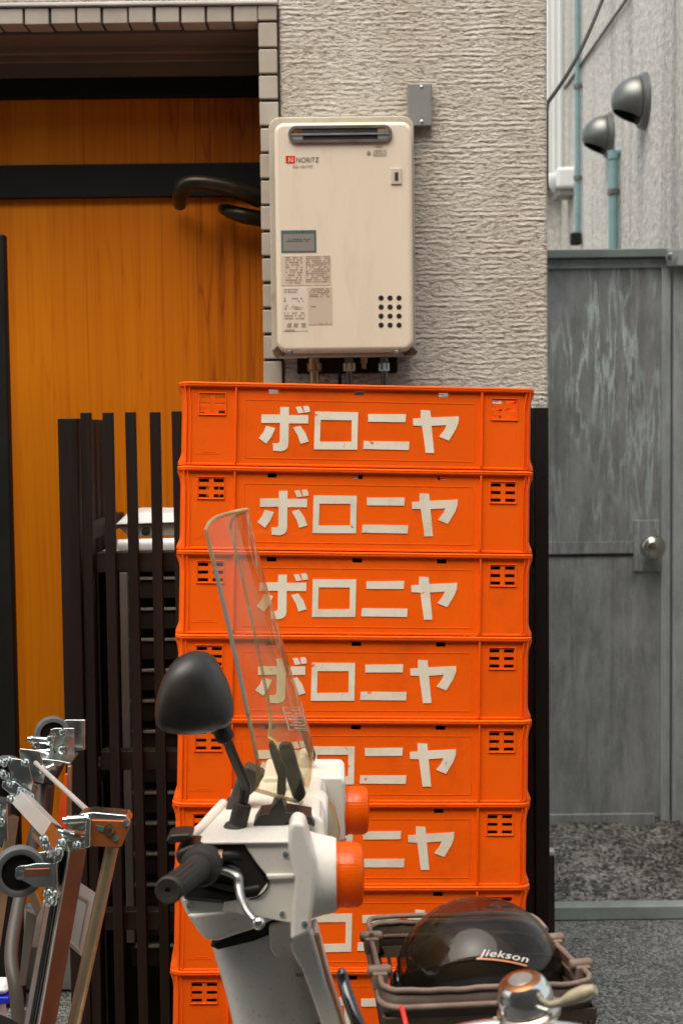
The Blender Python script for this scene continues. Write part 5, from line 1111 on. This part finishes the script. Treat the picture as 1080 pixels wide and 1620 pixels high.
b = B(); lathe(b, bo, ba, [(.0300, .0055), (.0312, .008), (.0315, .016), (.0305, .022), (.0290, .0255), (.0282, .027), (.0278, .0285), (.0262, .033), (.0232, .0362)], 56); bpart(b, 'bell_dome', M['chrome'], bar_)
b = B(); lathe(b, bo, ba, [(.0231, .0361), (.0215, .0376), (.0140, .0388), (.0138, .0386)], 48); bpart(b, 'bell_cap', M['bellcap'], bar_)
b = B(); lathe(b, bo, ba, [(.0137, .0385), (.0130, .0391), (.0004, .0394)], 36); bpart(b, 'bell_badge', mat('bell_badge_grey', (.33, .32, .29), .35, .5, var=.2, vs=60), bar_)
b = B(); tube(b, smoothpath([P(868, 1590, 1.525), P(888, 1586, 1.51), P(905, 1578, 1.50), P(925, 1570, 1.495), P(941, 1565, 1.49)], 5), [.0045, .0055, .0095, .0105, .006], 14, flat=.8); bpart(b, 'bell_lever', M['creamplastic'], bar_)

# ------------------------------------------------------------------ helmet in the basket
HC = P(759, 1558, 1.94); HRv = .1175
hel = thing('helmet', HC-Vector((0, 0, .11)), 'black open face helmet with a big smoked bubble visor lying in the basket', 'helmet')
def hpart(bm, name, m, parent=None, **k): return obj(name, bm, m, parent or hel, **k)
nrm = Vector((-.10, .50, .86)).normalized()
def sph(bm, r, keep, nu=64, nv=40, sq=1.0):
    u, v = frame_of(nrm); rows = []
    for i in range(nv+1):
        a = keep[0]+(keep[1]-keep[0])*i/nv; rows.append([bm.verts.new(HC+nrm*(r*sin(a))+(u*cos(2*pi*k/nu)+v*sin(2*pi*k/nu))*(r*cos(a))) for k in range(nu)])
    for i in range(nv):
        for k in range(nu): bm.faces.new((rows[i][k], rows[i][(k+1) % nu], rows[i+1][(k+1) % nu], rows[i+1][k]))
b = B(); sph(b, .1165, (rad(-89), rad(8))); hsh = hpart(b, 'helmet_shell', M['gloss'] if 0 else mat('satin_black_shell', (.012, .011, .010), .32, var=.2, vs=10, coat=.2))
b = B(); sph(b, .088, (rad(-60), rad(89.5)))
for v in b.verts: v.co += Vector((-.020, .0, -.010))
hpart(b, 'liner', mat('dark_brown_liner', (.030, .018, .011), .55, var=.5, vs=14), hsh)
b = B(); sph(b, HRv+.0022, (rad(-2), rad(89.6))); vis = hpart(b, 'visor', M['visor'])
u_, v_ = frame_of(nrm)
def circ(a, r): return [HC+nrm*(r*sin(a))+(u_*cos(2*pi*k/72)+v_*sin(2*pi*k/72))*(r*cos(a)) for k in range(72)]
b = B(); tube(b, circ(rad(8.5), .1172), .0022, 8, closed=True); hpart(b, 'shell_edge', mat('brown_edge_trim', (.055, .036, .028), .4), hsh)
for a in (-9, -12.5):
    b = B(); tube(b, circ(rad(a), .1168), .0011, 6, closed=True); hpart(b, 'trim_line', mat('grey_trim', (.22, .2, .17), .4) if a == -9 else bpy.data.materials['grey_trim'], hsh)
for sgn in (-1, 1):
    d = (Vector((1, 0, 0))*sgn+Vector((0, -.12, .05))).normalized(); p = HC+d*.117; b = B(); lathe(b, p, d, [(.02, -.004), (.02, .003), (.016, .006), (.008, .0065), (.007, .009), (.001, .0095)], 24); hpart(b, 'visor_snap', M['chrome'] if 0 else M['gloss'], vis)
def on_sphere(px, py, r):
    d = (CM @ Vector(((px-540)/F, (810-py)/F, -1))).normalized(); o = Vector((0, 0, CAMZ))-HC; bq = o.dot(d); dd = bq*bq-(o.dot(o)-r*r)
    return Vector((0, 0, CAMZ))+d*(-bq-sqrt(max(dd, 0)))
def logo(bm, s, curve_fn, outline):
    c = bpy.data.curves.new('txt', 'FONT'); c.body = s; c.size = 1; c.shear = .25; c.offset = .012; c.space_character = 1.08
    if outline: c.fill_mode = 'NONE'; c.bevel_depth = .022; c.bevel_resolution = 0
    o = bpy.data.objects.new('txt', c); COL.objects.link(o); dg = bpy.context.evaluated_depsgraph_get(); dg.update(); me = bpy.data.meshes.new_from_object(o.evaluated_get(dg)); bpy.data.objects.remove(o)
    x0 = min(v.co.x for v in me.vertices); x1 = max(v.co.x for v in me.vertices)
    vs2 = [bm.verts.new(curve_fn((v.co.x-x0)/(x1-x0), v.co.y, v.co.z)) for v in me.vertices]
    for p in me.polygons:
        try: bm.faces.new([vs2[i] for i in p.vertices])
        except ValueError: pass
    bpy.data.meshes.remove(me)
def lf(t, y, z): return on_sphere(756+79*t + 1.5*y, 1512.5+11*t*t - 15.5*y, HRv+.0034+z*.004)
b = B(); logo(b, 'Jiekson', lf, False); hpart(b, 'logo_lettering', mat('pale_logo_print', (.72, .68, .6), .5), vis, smooth=False)
b = B()
for i in range(16):
    t0_, t1_ = i/16, (i+1)/16; f = lambda t, dy: on_sphere(753+80*t, 1515+11.5*t*t+dy, HRv+.0034)
    b.faces.new([b.verts.new(f(t0_, 0)), b.verts.new(f(t1_, 0)), b.verts.new(f(t1_, 3.0)), b.verts.new(f(t0_, 3.0))])
hpart(b, 'logo_underline', mat('salmon_logo_print', (.72, .26, .12), .5), vis, smooth=False)

# ------------------------------------------------------------------ rest of the scooter, saddle corner and white box at lower left
b = B(); c = P(-150, 1685, 1.98); x1 = P(74, 1640, 1.98).x; rings = []; n = 32; Ls = x1-c.x
for i in range(21):
    t = -1+2*i/20; s_ = max(.02, (1-abs(t)**3.2))**.5; dz = -.012*t
    rings.append([b.verts.new((c.x+Ls*t, c.y+.105*s_*(1-.25*t)*abs(cos(2*pi*k/n))**.8*(1 if cos(2*pi*k/n) > 0 else -1), c.z+dz+.078*s_*abs(sin(2*pi*k/n))**.8*(1 if sin(2*pi*k/n) > 0 else -1))) for k in range(n)])
skin(b, rings); sdo = obj('saddle', b, M['saddle'], sc)
b = B(); tube(b, [(c.x+Ls*1.0*cos(2*pi*i/40), c.y+.100*sin(2*pi*i/40), c.z-.03) for i in range(40)], .003, 8, closed=True); obj('piping', b, M['rubber'], sdo)
b = B(); pts9 = [(-.42, .36), (-.20, .30), (-.02, .34), (.0, .48), (-.08, .50), (-.22, .40), (-.36, .44), (-.46, .56), (-1.02, .60), (-1.08, .42), (-.9, .34)]
prism(b, [Vector((x, SY-.12, z)) for x, z in pts9], Vector((0, .24, 0))); obj('body_cover', b, M['whitepaint'], sc, bevel=.02, seg=3)
rw = Vector((-.88, SY, .27)); b = B(); tube(b, [rw+Vector((.235*cos(2*pi*i/40), 0, .235*sin(2*pi*i/40))) for i in range(40)], .036, 14, closed=True); rwo = obj('rear_wheel', b, M['rubber'], sc)
b = B(); lathe(b, rw-Vector((0, .05, 0)), (0, 1, 0), [(.2, .04), (.2, .06), (.09, .09), (.03, .1)], 30); obj('rim', b, M['alu'], rwo)
wq = P(12, 1557, 2.35); wb = thing('white_box', (wq.x-.1, 2.45, 0), 'white plastic box with a blue edge behind the black saddle', 'box')
z2 = P(10, 1577, 2.35).z; b = B(); bx(b, wq.x-.22, wq.x, 2.35, 2.39, z2+.001, wq.z); obj('lid', b, mat('bright_white_plastic', (.8, .8, .8), .4), wb, bevel=.012, seg=3)
b = B(); bx(b, wq.x-.222, wq.x+.002, 2.347, 2.393, z2-.012, z2); obj('edge_band', b, M['blue'], wb, bevel=.002)
b = B(); bx(b, wq.x-.21, wq.x-.01, 2.353, 2.388, .003, z2-.013); obj('body', b, M['whiteduct'], wb, bevel=.01)
